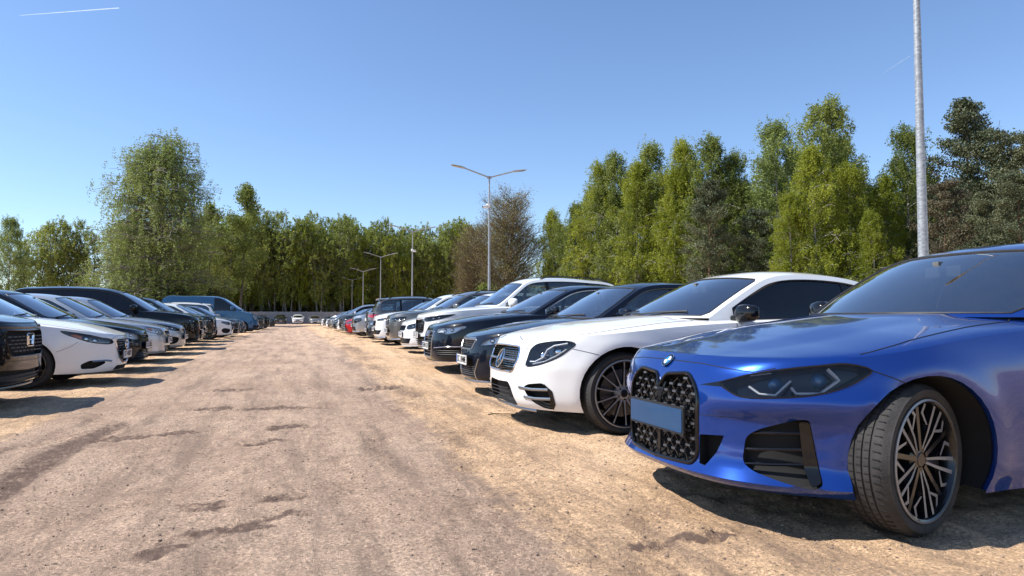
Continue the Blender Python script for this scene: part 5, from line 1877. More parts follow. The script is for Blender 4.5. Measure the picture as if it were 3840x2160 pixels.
def bmw_relief(s, z, x, y):
    r = np.zeros_like(s)
    # crease from headlight tip into the wing, brow under the bonnet edge
    r += -0.016 * np.exp(-((z - 0.585) / 0.045) ** 2) * np.clip((s - .35) / .3, 0, 1) * np.clip((1.5 - s) / .3, 0, 1)
    # the bumper steps back under that brow and comes forward again at the chin
    r += 0.030 / (1 + np.exp((z - .515) / .008)) * np.clip((s - .34) / .12, 0, 1) * np.clip((1.15 - s) / .25, 0, 1) * np.clip((z - .27) / .10, 0, 1)
    # chin lip stands proud
    r += -0.035 * np.exp(-((z - 0.215) / 0.03) ** 2) * np.clip((1.35 - s) / .3, 0, 1)
    # hollow under the outer intake
    r += 0.012 * np.exp(-((z - 0.30) / 0.04) ** 2) * np.clip((s - .3) / .2, 0, 1) * np.clip((1.3 - s) / .3, 0, 1)
    # shoulder line along the side
    r += -0.010 * np.exp(-((z - 0.80) / 0.035) ** 2) * np.clip((x - 1.3) / .5, 0, 1)
    r += 0.018 * np.exp(-((z - 0.45) / 0.12) ** 2) * np.clip((x - 1.4) / .3, 0, 1) * np.clip((3.3 - x) / .3, 0, 1)
    return r

BMW = base('blue_coupe', 'bmw', L=4.74, W=.926, H=1.44, fo=.82, wb=2.856, tyre=.335, rim=.262, arch=.375, tw=.245,
    af=.88, nf=3.0, mf=1.9, h=.032, steer=15, spokes='ystar', rubber='tyre_dusty', glass_side=M['glass'], mirror_mat=M['black_gloss'],
    F=[(.16, .10), (.20, .03), (.26, .0), (.45, 0), (.60, .01), (.70, .04), (.75, .08), (.79, .14)],
    zt=[(0, .775), (.25, .775), (.5, .79), (.9, .845), (1.3, .89), (1.8, .925), (2.6, .955), (3.4, .97), (4.2, .98), (4.78, .95)],
    zb=[(0, .185), (.4, .175), (.7, .165), (1.2, .17), (3.4, .17), (4.3, .22), (4.78, .28)],
    crown=[(0, 0), (.12, .012), (.4, .045), (.9, .07), (1.4, .075), (1.8, .05), (3.5, .05), (4.5, .06), (4.78, 0)],
    prof=[(1.32, .965), (1.6, 1.12), (1.9, 1.272), (2.12, 1.365), (2.4, 1.42), (2.8, 1.44), (3.4, 1.41), (3.9, 1.29), (4.3, 1.14), (4.5, 1.05)],
    sweep=[(1.3, .34), (2.1, .16), (2.6, .05), (3.2, 0), (4.5, -.12)], drop=[(1.3, .0), (2.1, .04), (2.8, .06), (4.5, .04)],
    wg=[(1.4, .74), (1.8, .785), (2.3, .82), (3.2, .83), (4.0, .79), (4.6, .70)], zbelt=.945,
    panes=[(1.36, 2.10, .045, 'windscreen'), (3.7, 4.4, .12, 'rear_window')],
    dlo=(1.9, 4.25), pillar_x=[2.85], mirror=(1.9, 1.0, 1.0), handles=[(2.7, .80), (3.6, .82)],
    relief=bmw_relief, hood=bmw_hood, plate=None, extra=bmw_extra, seat_x=2.95, wipers=False)
_g = rounded([(0, .605), (.045, .672), (.235, .688), (.300, .640), (.330, .585), (.330, .310), (.295, .258), (0, .245)], .03, 3, keep=(0, 7))
_hl = catmull([(.455, .655), (.53, .682), (.614, .705), (.76, .732), (.921, .752), (1.02, .760), (1.122, .733), (1.08, .700), (1.029, .672), (.95, .643), (.866, .624), (.72, .608), (.57, .604), (.50, .628)], 3, True)
_in = rounded([(.56, .303), (.575, .42), (.64, .46), (.812, .514), (.862, .514), (.912, .235), (.866, .216), (.74, .240), (.614, .272)], .03, 3)
BMW['feats'] = [
    dict(kind='hole', name='grille', poly=_g, depth=.09, mat=M['black_matte'], frame=(.010, M['black_gloss'], .002),
         studs=(.078, .036, .032, .011, .014), links=(.078, .036), stud_mat=M['grey_plastic'],
         patches=[([(0, .25), (.014, .25), (.014, .55), (.05, .63), (.03, .63), (0, .60)], -.004, M['black_gloss'], 'grille_bridge')]),
    dict(kind='lamp', name='headlight', poly=_hl, depth=.07, mat=M['black_gloss'], lens=M['lens_smoked'],
         proj=[(.70, .672, .026), (.90, .688, .028)], projmat=M['blue_glass'],
         drl=[([(.600, .652), (.650, .624), (.720, .622), (.785, .684)], .0055), ([(.786, .655), (.806, .632), (.905, .634), (.985, .690), (.940, .738)], .0065), ([(.60, .70), (.70, .716)], .002)]),
    dict(kind='hole', name='air_intake', poly=_in, depth=.045, mat=M['black_matte'], bars=[.30, .365, .44], bar_slope=.05, bar_r=.007, bar_mat=M['black_gloss'],
         patches=[(rounded([(.815, .506), (.86, .506), (.905, .245), (.862, .225), (.835, .30)], .015, 3), .004, M['black_gloss'], 'intake_blade')]),
    dict(kind='hole', name='lower_intake', poly=[(.345, .405), (.465, .412), (.430, .33), (.375, .262), (.340, .268)], depth=.07),
    dict(kind='patch', name='brow_slit', poly=[(.335, .640), (.47, .668), (.47, .640), (.40, .640)], off=.001, skirt=.004, mat=M['black_gloss']),
]
BMW['lines'] = [([(0.0, .742), (.30, .738), (.614, .714), (.72, .735)], .003, 'black_matte', 'shut_seam'),
    ([(.33, .498), (.50, .50), (.62, .505)], .0018, 'black_matte', 'bumper_seam'),
    ([(1.122, .733), (1.20, .705), (1.26, .68)], .003, 'black_matte', 'shut_seam')] + seams(BMW, doors=(1.85, 2.87, 3.75))
BMW['hoodline'] = [[(.52, .02), (.66, .06), (.8, .09), (1.2, .13), (1.5, .14), (1.66, .26)]]
BMW['plate'] = ('', .455, 'azure', 0.0, .52, .115, .018, .0)

def star_badge(c, s, z, r, off, parent=None):
    T = roundel(c, s, z, r, off)
    o = MB(); n = 40; th = np.arange(n) / n * 2 * PI
    ring = np.stack([r * np.cos(th), r * np.sin(th), np.zeros(n)], 1)
    o.tube(T(ring), r * .085, 6, closed=True)
    for i in range(3):
        a = PI / 2 + i * 2 * PI / 3
        d = np.array([math.cos(a), math.sin(a)]); e = np.array([-d[1], d[0]])
        V = np.array([[*(d * r), 0], [*(e * r * .13), 0], [*(-e * r * .13), 0], [0, 0, r * .12]])
        V[1, :2] += d * r * .05; V[2, :2] += d * r * .05
        o.add(T(V), [[0, 1, 3], [0, 3, 2]], 0)
    V = [[r * .97 * math.cos(x), r * .97 * math.sin(x), -.004] for x in th]
    o.add(T(np.array(V)), [list(range(n))], 1)
    o.build('badge', [M['chrome'], M['black_gloss']], c.root, smooth=False)

def merc_extra(c):
    star_badge(c, 0, .600, .085, .004)
    o = MB(); sh = c.sh
    for z in (.602,):
        pts = sh.P(densify([(.09, z), (.37, z - .004)], .03, False)); pts[:, 0] -= .004
        o.tube(pts, .010, 6, flat=1.6)
    o.mirror().build('grille_louvre', M['satin'], c.root)

MERC = base('white_coupe', 'white', L=4.83, W=.93, H=1.43, fo=.82, wb=2.87, tyre=.34, rim=.272, arch=.388, tw=.245, h=.036, wheel_in=.03,
    af=.85, nf=3.0, mf=2.0, spokes='multi', glass_side=M['glass_dark'], mirror_mat=M['black_gloss'],
    F=[(.16, .12), (.22, .04), (.30, .01), (.40, 0), (.52, .0), (.62, .03), (.70, .06), (.78, .11), (.82, .16)],
    Sd=[(.18, .05), (.28, .02), (.45, .008), (.60, 0), (.72, .0), (.82, .012), (.90, .03), (1.0, .07)],
    zt=[(0, .765), (.12, .785), (.3, .80), (.6, .825), (.9, .85), (1.3, .885), (1.8, .915), (2.6, .94), (3.4, .97), (4.2, .99), (4.83, .95)],
    zb=[(0, .20), (.4, .19), (.7, .18), (1.2, .18), (3.4, .18), (4.3, .22), (4.83, .28)],
    crown=[(0, 0), (.12, .012), (.4, .045), (.9, .075), (1.4, .08), (1.8, .05), (3.5, .05), (4.5, .06), (4.83, 0)],
    hood=lambda x, y, q: .012 * np.clip((x - .1) / .5, 0, 1) / (1 + np.exp((np.abs(y) - .50) / .015)),
    prof=[(1.38, .965), (1.7, 1.13), (2.0, 1.27), (2.25, 1.365), (2.55, 1.42), (2.95, 1.43), (3.4, 1.385), (3.85, 1.26), (4.25, 1.10), (4.45, 1.03)],
    sweep=[(1.3, .34), (2.1, .16), (2.6, .05), (3.2, 0), (4.5, -.12)], drop=[(1.3, .0), (2.1, .04), (2.8, .06), (4.5, .04)],
    wg=[(1.4, .74), (1.8, .785), (2.3, .82), (3.2, .83), (4.0, .79), (4.6, .70)], zbelt=.94,
    panes=[(1.42, 2.22, .045, 'windscreen'), (3.6, 4.3, .12, 'rear_window')],
    dlo=(1.95, 4.15), pillar_x=[3.25], mirror=(1.95, .99, 1.05), handles=[(2.9, .80)], seat_x=2.95, extra=merc_extra)
MERC['feats'] = [
    dict(kind='hole', name='grille', poly=rounded([(0, .722), (.34, .716), (.388, .695), (.398, .60), (.360, .52), (.31, .497), (0, .492)], .025, 3, keep=(0, 6)),
         depth=.05, frame=(.009, M['chrome']), studs=(.030, .019, .008, .006, .006), stud_mat=M['chrome']),
    dict(kind='lamp', name='headlight', projmat=M['chrome'], poly=catmull([(.548, .690), (.60, .735), (.70, .757), (.80, .768), (.93, .770), (.985, .748), (.93, .700), (.86, .650), (.75, .600), (.62, .563), (.525, .562), (.532, .63)], 3, True),
         depth=.08, mat=M['dark_metal'], proj=[(.645, .655, .042), (.80, .69, .040)], lens=M['lens'],
         drl=[([(.565, .60), (.62, .60), (.70, .635), (.735, .70), (.80, .735), (.92, .755)], .011), ([(.60, .58), (.72, .605), (.82, .65), (.91, .705)], .010)]),
    dict(kind='hole', name='lower_intake', poly=rounded([(0, .40), (.25, .408), (.30, .37), (.37, .215), (.30, .205), (0, .225)], .02, 2, keep=(0, 5)), depth=.06,
         bars=[.24, .27, .30, .33, .36], bar_r=.003, bar_off=.03, frame=None),
    dict(kind='hole', name='air_intake', poly=rounded([(.50, .385), (.56, .41), (.70, .425), (.79, .36), (.815, .25), (.79, .205), (.70, .215), (.60, .26), (.53, .32)], .025, 3), depth=.07,
         patches=[([(.715, .420), (.79, .36), (.815, .25), (.79, .205), (.765, .23), (.76, .34)], .004, M['black_gloss'], 'intake_blade')]),
]
MERC['lines'] = [([(.44, .375), (.60, .367), (.75, .372)], .013, 'satin', 'intake_fin', .5), ([(.50, .30), (.62, .292), (.77, .296)], .013, 'satin', 'intake_fin', .5),
    ([(0, .198), (.3, .19), (.6, .185)], .014, 'satin', 'splitter', .7),
    ([(0.22, .80), (.36, .77), (.42, .705), (.545, .700)], .0028, 'black_matte', 'shut_seam'), ([(.96, .71), (1.1, .68), (1.18, .66)], .0028, 'black_matte', 'shut_seam'),] + seams(MERC, doors=(1.9, 3.3))
MERC['hoodline'] = [[(.45, .03), (.8, .09), (1.2, .13), (1.5, .14), (1.7, .25)]]
_MF = rounded([(0, .55), (.09, .55), (.09, .65), (0, .65)], .01)

def grille(z0, z1, w0, w1, **kw):
    """half grille between z0 and z1, half widths w0 below and w1 above"""
    r = kw.pop('r', .03)
    d = dict(kind='hole', name='grille', depth=.04, frame=(.008, M['chrome']), bars=list(np.linspace(z0, z1, 7)[1:-1]), bar_r=.005, bar_mat=M['black_gloss'],
             poly=rounded([(0, z1), (w1, z1), (w0, z0), (0, z0)], r, 3, keep=(0, 3)))
    d.update(kw); return d

def lamp(pts, **kw):
    d = dict(kind='lamp', name='headlight', depth=.06, mat=M['dark_metal'], lens=M['lens'], poly=catmull(pts, 2, True))
    P = np.array(pts); m = P.mean(0)
    d['proj'] = [(m[0] - .09, m[1] - .004, .032), (m[0] + .06, m[1] + .008, .030)]
    d.update(kw)
    if d['mat'] is M['lamp_white'] and 'depth' not in kw: d['depth'] = .028
    return d

def intake(z0, z1, w0, w1, **kw):
    return grille(z0, z1, w0, w1, name='lower_intake', frame=None, **kw)

# ---- dark saloon with the trapezoid lower grille
LEXUS = base('dark_saloon', 'navy', L=4.58, W=.90, H=1.45, fo=.86, wb=2.73, tyre=.325, h=.045, nf=2.6, mf=1.8, af=.95,
    zt=[(0, .73), (.12, .755), (.3, .775), (.6, .81), (1.0, .865), (1.5, .915), (2.2, .94), (3.2, .97), (4.0, .99), (4.58, .97)],
    feats=[grille(.575, .695, .26, .33, bars=[.60, .625, .65, .672], frame=(.010, M['satin'])),
        lamp([(.42, .63), (.50, .675), (.62, .72), (.78, .752), (.95, .760), (.98, .74), (.86, .69), (.70, .65), (.55, .63)], lens=M['lens'], mat=M['lamp_white'], farmat=M['lamp_white']),
        intake(.235, .46, .40, .31, bars=[.26, .285, .31, .335, .36], bar_mat=M['grey_plastic'], ),
        dict(kind='patch', name='fog_light', poly=rounded([(.54, .40), (.72, .44), (.72, .31), (.60, .31)], .03), mat=M['satin'], off=-.002, skirt=.002)],
    plate=('SC 184ME', .44, 'std', 0, .52, .114, .03),
    prof=[(1.22, .95), (1.55, 1.13), (1.85, 1.29), (2.05, 1.38), (2.35, 1.44), (2.8, 1.455), (3.3, 1.41), (3.7, 1.29), (4.0, 1.13), (4.2, 1.03)])
LEXUS['lines'] = [([(.43, .46), (.36, .30), (.38, .20)], .010, 'satin', 'intake_trim'), ([(0, .71), (.33, .712)], .014, 'satin', 'grille_trim', .6), ([(0, .178), (.5, .185), (.8, .19)], .012, 'satin', 'lower_lip', .6)] + seams(LEXUS, doors=(1.7, 2.65, 3.5))
LEXUS['hoodline'] = [[(.40, .03), (.8, .09), (1.2, .12), (1.45, .2)]]

AUDI = base('dark_estate', 'navy', L=4.9, W=.93, H=1.45, fo=.92, wb=2.91, tyre=.335, arch=.37, h=.05, nf=3.0,
    zt=[(0, .74), (.12, .765), (.3, .785), (.6, .82), (1.0, .865), (1.5, .91), (2.2, .93), (3.2, .95), (4.0, .96), (4.9, .95)],
    prof=[(1.30, .95), (1.65, 1.13), (1.95, 1.28), (2.2, 1.38), (2.5, 1.44), (3.0, 1.455), (3.8, 1.43), (4.3, 1.36), (4.6, 1.15), (4.72, 1.02)],
    panes=[(1.34, 2.16, .05, 'windscreen'), (4.36, 4.66, .12, 'rear_window')], dlo=(1.8, 4.45), pillar_x=[2.75, 3.7],
    wg=[(1.0, .72), (1.6, .79), (2.1, .825), (3.4, .83), (4.3, .79), (4.8, .72)],
    sweep=[(1.2, .30), (2.1, .14), (2.6, .04), (3.0, 0), (4.4, -.02), (4.8, -.06)],
    drop=[(1.2, .0), (2.0, .035), (2.6, .055), (4.2, .05), (4.8, .03)], mirror=(1.88, .99, 1.0), handles=[(2.55, .80), (3.5, .82)], trim=M['satin'],
    feats=[grille(.25, .665, .28, .335, r=.05, frame=(.011, M['satin']), bars=[.30, .35, .40, .45, .50, .55, .60, .64], bar_mat=M['satin'], bar_r=.0045),
        lamp([(.44, .66), (.47, .70), (.62, .715), (.84, .735), (1.02, .755), (1.05, .735), (.95, .68), (.80, .625), (.68, .615), (.60, .640), (.50, .640)], mat=M['lamp_white'],
             drl=[([(.47, .65), (.62, .645), (.70, .622), (.85, .64), (1.0, .73)], .007)]),
        dict(kind='hole', name='air_intake', poly=[(.42, .37), (.78, .40), (.95, .41), (.92, .29), (.50, .27)], depth=.05, bars=[.30, .33, .36])],
    plate=('SFRN 20', .43, 'std', 0, .52, .114, .03))
AUDI['lines'] = [([(.40, .40), (.70, .425), (1.0, .43)], .006, 'chrome', 'bumper_trim'), ([(0, .19), (.5, .195), (.9, .20)], .012, 'black_gloss', 'lower_lip', .6)] + seams(AUDI, doors=(1.78, 2.8, 3.75))
AUDI['hoodline'] = [[(.45, .03), (.8, .09), (1.2, .12), (1.5, .2)]]
def audi_extra(c):
    o = MB(); th = np.arange(20) / 20 * 2 * PI
    for i in range(4):
        y = (i - 1.5) * .062; q = c.sh.P([[abs(y), .62]])[0]
        o.tube(np.stack([np.full(20, q[0] - .012), y + .038 * np.cos(th), .62 + .038 * np.sin(th)], 1), .006, 5, closed=True)
    o.build('badge', M['chrome'], c.root)
AUDI['extra'] = audi_extra

def suv(name, paint_, **kw):
    H = kw.get('H', 1.66); k = H - 1.66
    S = base(name, paint_, L=4.6, W=.93, H=H, fo=.90, wb=2.70, tyre=.365, rim=.25, arch=.405, h=.055, nf=3.4, mf=2.2, af=.75, ar=.5, cladding=.055, skirt=.09,
        F=[(.20, .12), (.30, .03), (.42, 0), (.62, 0), (.78, .01), (.88, .04), (.95, .09), (1.0, .15)],
        Sd=[(.2, .05), (.35, .02), (.55, .005), (.75, 0), (.88, .004), (.98, .02), (1.06, .045), (1.15, .08)],
        R=[(.25, .08), (.35, .02), (.6, 0), (.85, .015), (1.05, .05), (1.2, .08)],
        zt=[(0, .90), (.12, .925), (.3, .945), (.6, .97), (1.0, 1.0), (1.5, 1.035), (2.2, 1.05), (3.2, 1.07), (4.0, 1.09), (4.6, 1.08)],
        zb=[(0, .26), (.5, .25), (1.2, .26), (3.2, .26), (4.2, .30), (4.6, .34)],
        crown=[(0, 0), (.12, .015), (.4, .045), (.9, .06), (1.3, .06), (4.3, .03), (4.6, 0)], zbelt=1.06 , tum=.48,
        wg=[(1.0, .74), (1.5, .80), (2.0, .835), (3.4, .84), (4.1, .80), (4.6, .74)],
        prof=[(1.22, 1.07), (1.5, 1.24 + k * .3), (1.78, 1.42 + k * .7), (2.0, 1.55 + k), (2.25, 1.63 + k), (2.8, 1.665 + k), (3.5, 1.64 + k), (4.05, 1.57 + k), (4.30, 1.38 + k), (4.46, 1.12)],
        sweep=[(1.2, .25), (1.9, .12), (2.4, .04), (3.0, 0), (4.1, 0), (4.5, -.06)],
        drop=[(1.2, .0), (1.9, .03), (2.4, .055), (3.9, .05), (4.5, .03)],
        panes=[(1.26, 1.96, .05, 'windscreen'), (4.12, 4.40, .10, 'rear_window')],
        dlo=(1.62, 4.2), pillar_x=[2.55, 3.45], mirror=(1.70, 1.13, 1.15), handles=[(2.4, .90), (3.3, .92)], rails=(2.3, 3.9))
    S.update(kw)
    return S

KIA = suv('white_suv', 'white2', L=4.8, W=.95, H=1.69, h=.05, rails=(2.4, 4.0),
    feats=[dict(kind='hole', name='grille', poly=rounded([(0, .80), (.42, .815), (.50, .76), (.46, .58), (.40, .545), (0, .545)], .02, 2, keep=(0, 5)), depth=.05, frame=(.008, M['satin']),
                studs=(.085, .042, .055, .022, .005), stud_mat=M['black_gloss']),
        lamp([(.44, .80), (.50, .835), (.80, .875), (1.10, .90), (1.22, .905), (1.05, .845), (.80, .79), (.55, .765)], mat=M['black_gloss'], lens=M['lens_smoked']),
        dict(kind='hole', name='lower_intake', poly=[(0, .46), (.70, .48), (.62, .30), (0, .28)], depth=.05, bars=[.33, .37, .41])],
    plate=('SK 2ZE', .50, 'std', 0, .52, .114, .05))
KIA['lines'] = [([(0, .83), (.45, .84), (.85, .885)], .008, 'satin', 'bonnet_trim'), ([(0, .245), (.5, .25), (.8, .25)], .02, 'satin', 'lower_lip', .7)] + seams(KIA, doors=(1.62, 2.6, 3.5))
KIA['hoodline'] = [[(.20, .03), (.6, .10), (1.2, .12), (1.42, .2)]]

def hatch(name, paint_, **kw):
    S = base(name, paint_, L=4.35, W=.90, H=1.47, fo=.86, wb=2.66, h=.055, ar=.45,
        zt=[(0, .735), (.12, .76), (.3, .785), (.6, .825), (1.0, .88), (1.5, .93), (2.2, .95), (3.2, .98), (4.0, 1.0), (4.35, .98)],
        prof=[(1.15, .96), (1.5, 1.15), (1.8, 1.31), (2.0, 1.40), (2.3, 1.46), (2.8, 1.475), (3.4, 1.45), (3.8, 1.39), (4.05, 1.22), (4.2, 1.03)],
        sweep=[(1.1, .26), (2.0, .12), (2.5, .04), (3.0, 0), (3.8, -.02), (4.2, -.08)],
        panes=[(1.19, 1.97, .05, 'windscreen'), (3.85, 4.15, .12, 'rear_window')], dlo=(1.62, 3.95), pillar_x=[2.5, 3.35], mirror=(1.70, 1.0, 1.0), handles=[(2.3, .80), (3.15, .82)],
        wg=[(1.0, .73), (1.5, .79), (2.0, .82), (3.2, .82), (3.9, .78), (4.35, .72)],
        zb=[(0, .20), (.5, .19), (1.2, .20), (3.0, .20), (4.0, .26), (4.35, .30)],
        crown=[(0, 0), (.15, .02), (.4, .045), (.9, .06), (1.3, .06), (3.9, .04), (4.35, 0)])
    S.update(kw)
    return S

SKODA = hatch('white_hatchback', 'white2', h=.055,
    feats=[grille(.545, .66, .33, .39, r=.03, bars=[], vbars=list(np.arange(.03, .38, .035)), vbar_r=.006, bar_mat=M['black_gloss'], frame=(.008, M['black_gloss'])),
        lamp([(.44, .59), (.46, .655), (.62, .69), (.85, .725), (.98, .745), (1.0, .72), (.86, .65), (.68, .59), (.52, .57)]),
        intake(.24, .36, .55, .62, bars=[.27, .30, .33])],
    plate=('SK 147', .45, 'std', 0, .52, .114, .02))
SKODA['lines'] = [([(0, .185), (.5, .185), (.8, .19)], .012, 'plate_white', 'lower_lip', .6)] + seams(SKODA, doors=(1.62, 2.55, 3.4))
SKODA['hoodline'] = [[(.30, .03), (.7, .09), (1.2, .12), (1.35, .2)]]

X1 = suv('grey_suv', 'grey', L=4.45, W=.92, H=1.60, h=.055,
    feats=[dict(kind='hole', name='grille', poly=rounded([(.02, .70), (.06, .80), (.30, .815), (.34, .76), (.30, .64), (.06, .63)], .03, 3), depth=.05, frame=(.010, M['satin']),
                vbars=list(np.arange(.05, .34, .032)), vbar_r=.006, bar_mat=M['black_gloss']),
        lamp([(.42, .76), (.46, .82), (.65, .845), (.90, .865), (1.02, .86), (.98, .80), (.80, .765), (.55, .745)], mat=M['black_gloss'],
             drl=[([(.50, .765), (.58, .765), (.62, .80)], .01), ([(.70, .775), (.80, .78), (.84, .82)], .01)]),
        intake(.36, .52, .32, .42, bars=[.39, .42, .45, .48])],
    plate=('SK 6812', .50, 'std', 0, .52, .114, .03))
X1['lines'] = [([(0, .27), (.5, .27), (.85, .28)], .022, 'satin', 'lower_lip', .6)] + seams(X1, doors=(1.62, 2.55, 3.4))
X1['hoodline'] = [[(.25, .03), (.6, .10), (1.2, .12), (1.42, .2)]]

KAMIQ = suv('pale_suv', 'white2', L=4.4, W=.92, H=1.60, h=.06,
    feats=[grille(.60, .76, .34, .40, vbars=list(np.arange(.03, .38, .04)), vbar_r=.006, bars=[], frame=(.010, M['chrome'])),
        lamp([(.45, .77), (.50, .80), (.75, .825), (.98, .835), (.95, .79), (.72, .765), (.50, .755)]),
        intake(.34, .47, .60, .72, bars=[.37, .40, .43])],
    plate=('SK 904', .50, 'std', 0, .52, .114, .03))
KAMIQ['lines'] = [([(0, .25), (.5, .25), (.85, .26)], .03, 'satin', 'lower_lip', .6)] + seams(KAMIQ, doors=(1.62, 2.55, 3.4))
KAMIQ['hoodline'] = [[(.25, .03), (.6, .10), (1.2, .12), (1.42, .2)]]

DUSTER = suv('silver_suv', 'silver', L=4.4, W=.93, H=1.68, h=.06,
    feats=[grille(.62, .80, .46, .50, bars=[.66, .71, .76], bar_mat=M['chrome'], bar_r=.009, frame=(.010, M['chrome'])),
        lamp([(.52, .64), (.54, .80), (.75, .83), (.95, .83), (.93, .74), (.75, .66)]),
        intake(.32, .48, .66, .60, bars=[.36, .40, .44])],
    plate=('SK 118', .53, 'std', 0, .52, .114, .02))
DUSTER['lines'] = [([(0, .27), (.5, .27), (.85, .28)], .03, 'satin', 'lower_lip', .6)] + seams(DUSTER, doors=(1.62, 2.55, 3.4))

# ---- left row
MAZDA = hatch('white_hatchback', 'white', L=4.46, W=.90, H=1.45, fo=1.02, rim_mats=('rim_dark', 'rim_dark'), wb=2.70, h=.036, tyre=.32, arch=.355, nf=2.8, mf=1.9, af=.95,
    F=[(.16, .12), (.22, .03), (.30, .01), (.45, .01), (.58, .0), (.66, .015), (.70, .03), (.76, .10)],
    zt=[(0, .71), (.12, .74), (.3, .77), (.6, .82), (1.0, .875), (1.5, .925), (2.2, .95), (3.2, .98), (4.0, 1.0), (4.46, .98)],
    hood=lambda x, y, q: .014 * np.clip(x / .5, 0, 1) / (1 + np.exp((np.abs(y) - .45 - .1 * np.clip(x, 0, 1)) / .015)),
    feats=[dict(kind='hole', name='grille', poly=rounded([(0, .655), (.33, .655), (.37, .62), (.34, .50), (.24, .36), (.12, .322), (0, .318)], .025, 3, keep=(0, 6)), depth=.06,
                bars=[.40, .44, .48, .52, .56, .60, .635], bar_r=.006, bar_mat=M['black_gloss']),
        lamp([(.44, .61), (.47, .655), (.62, .68), (.80, .725), (1.02, .765), (1.16, .785), (1.12, .75), (.98, .69), (.84, .635), (.66, .60), (.52, .59)], mat=M['dark_metal'], lens=M['lens'],
             proj=[(.70, .645, .036), (.82, .672, .036)], drl=[([(.52, .615), (.66, .615), (.80, .64)], .008)], amber=[[(.90, .655), (.98, .690), (1.04, .735), (.98, .742), (.90, .715)]]),
        dict(kind='hole', name='fog_recess', poly=rounded([(.55, .33), (.64, .366), (.80, .366), (.91, .315), (.90, .252), (.74, .250), (.64, .285)], .03, 3), depth=.05),
        dict(kind='hole', name='lower_intake', poly=rounded([(0, .272), (.33, .276), (.40, .21), (0, .205)], .015, 2, keep=(0, 3)), depth=.05)],
    plate=('ST 4420Y', .43, 'std', 0, .52, .114, .04))
MAZDA['lines'] = [([(.46, .345), (.56, .358), (.76, .352)], .014, 'satin', 'fog_light'), ([(.41, .66), (.37, .55), (.27, .39), (.13, .315), (0, .300)], .016, 'chrome', 'grille_wing', .8), ([(.40, .655), (.45, .66)], .012, 'chrome', 'grille_wing'),
    ([(.0, .70), (.34, .70), (.46, .66)], .0028, 'black_matte', 'shut_seam'), ([(.0, .71), (.0, .712)], .003, 'black_matte', 'shut_seam'),
    ([(.95, .63), (1.05, .56), (1.20, .50)], .0028, 'black_matte', 'shut_seam')] + seams(MAZDA, doors=(1.7, 2.62, 3.4))
MAZDA['hoodline'] = [[(.30, .03), (.7, .07), (1.2, .12), (1.38, .2)]]
def mazda_extra(c):
    p = c.sh.P([[0.001, .565]])[0]; o = MB(); th = np.arange(28) / 28 * 2 * PI
    o.tube(np.stack([np.full(28, p[0] - .012), .075 * np.cos(th), .57 + .062 * np.sin(th)], 1), .008, 6, closed=True)
    o.tube([[p[0] - .014, -.07, .59], [p[0] - .014, -.03, .575], [p[0] - .014, 0, .545], [p[0] - .014, .03, .575], [p[0] - .014, .07, .59]], .007, 6)
    o.build('badge', M['chrome'], c.root)
MAZDA['extra'] = mazda_extra

HONDA = suv('black_suv', 'black', L=4.6, W=.93, H=1.68, fo=.9, wb=2.66, h=.045, rim_mats=('rim_dark', 'rim_dark'), nf=3.6, af=.7, steer=10,
    zt=[(0, .92), (.12, .94), (.3, .955), (.6, .98), (1.0, 1.01), (1.5, 1.04), (2.2, 1.05), (3.2, 1.07), (4.0, 1.09), (4.6, 1.08)],
    feats=[dict(kind='hole', name='grille', poly=rounded([(0, .825), (.50, .835), (.55, .80), (.48, .60), (.42, .555), (0, .55)], .02, 2, keep=(0, 5)), depth=.06, frame=(.006, M['black_gloss']),
                studs=(.10, .038, .07, .014, .004), stud_mat=M['grey_plastic']),
        lamp([(.56, .80), (.60, .855), (.85, .88), (1.05, .895), (1.08, .87), (.90, .82), (.68, .79)], mat=M['black_gloss'], lens=M['lens_smoked']),
        dict(kind='hole', name='lower_intake', poly=rounded([(0, .40), (.60, .42), (.66, .30), (0, .27)], .02, 2, keep=(0, 3)), depth=.05, bars=[.31, .35], bar_mat=M['black_plastic'])],
    plate=None)
HONDA['lines'] = [([(0, .862), (.45, .868), (.62, .872)], .022, 'black_gloss', 'grille_brow', .7), ([(0, .225), (.5, .23), (.9, .24)], .012, 'satin', 'lower_lip', .6),
    ([(0, .50), (.45, .51), (.75, .52)], .003, 'black_matte', 'bumper_seam'), ([(0, .905), (.5, .91), (.75, .90)], .003, 'black_matte', 'bonnet_seam')] + seams(HONDA, doors=(1.62, 2.55, 3.4))
def honda_extra(c):
    p = c.sh.P([[0.001, .72]])[0]; x = p[0] - .008; o = MB()
    o.tube(np.array([[x, a, b] for a, b in rounded([(-.085, .655), (.085, .655), (.10, .79), (-.10, .79)], .02, 4)]), .008, 6, closed=True)
    for e in (-1, 1): o.tube([[x, e * .05, .675], [x, e * .062, .77]], .011, 6)
    o.tube([[x, -.052, .722], [x, .052, .722]], .010, 6)
    o.build('badge', M['chrome'], c.root)
HONDA['extra'] = honda_extra

FOCUS = hatch('navy_hatchback', 'navy', H=1.48, h=.05, nf=2.7, mf=1.9,
    feats=[grille(.60, .655, .26, .34, bars=[.625], frame=(.006, M['black_gloss'])),
        lamp([(.40, .60), (.46, .66), (.62, .70), (.80, .735), (.98, .765), (.94, .70), (.78, .64), (.60, .59), (.48, .575)], mat=M['lamp_white']),
        intake(.24, .42, .56, .42, bars=[.27, .30, .33, .36, .39])],
    plate=('SK 202JL', .47, 'std', 0, .52, .114, .03))
FOCUS['lines'] = seams(FOCUS, doors=(1.62, 2.55, 3.4)); FOCUS['hoodline'] = [[(.30, .03), (.7, .09), (1.2, .12), (1.35, .2)]]

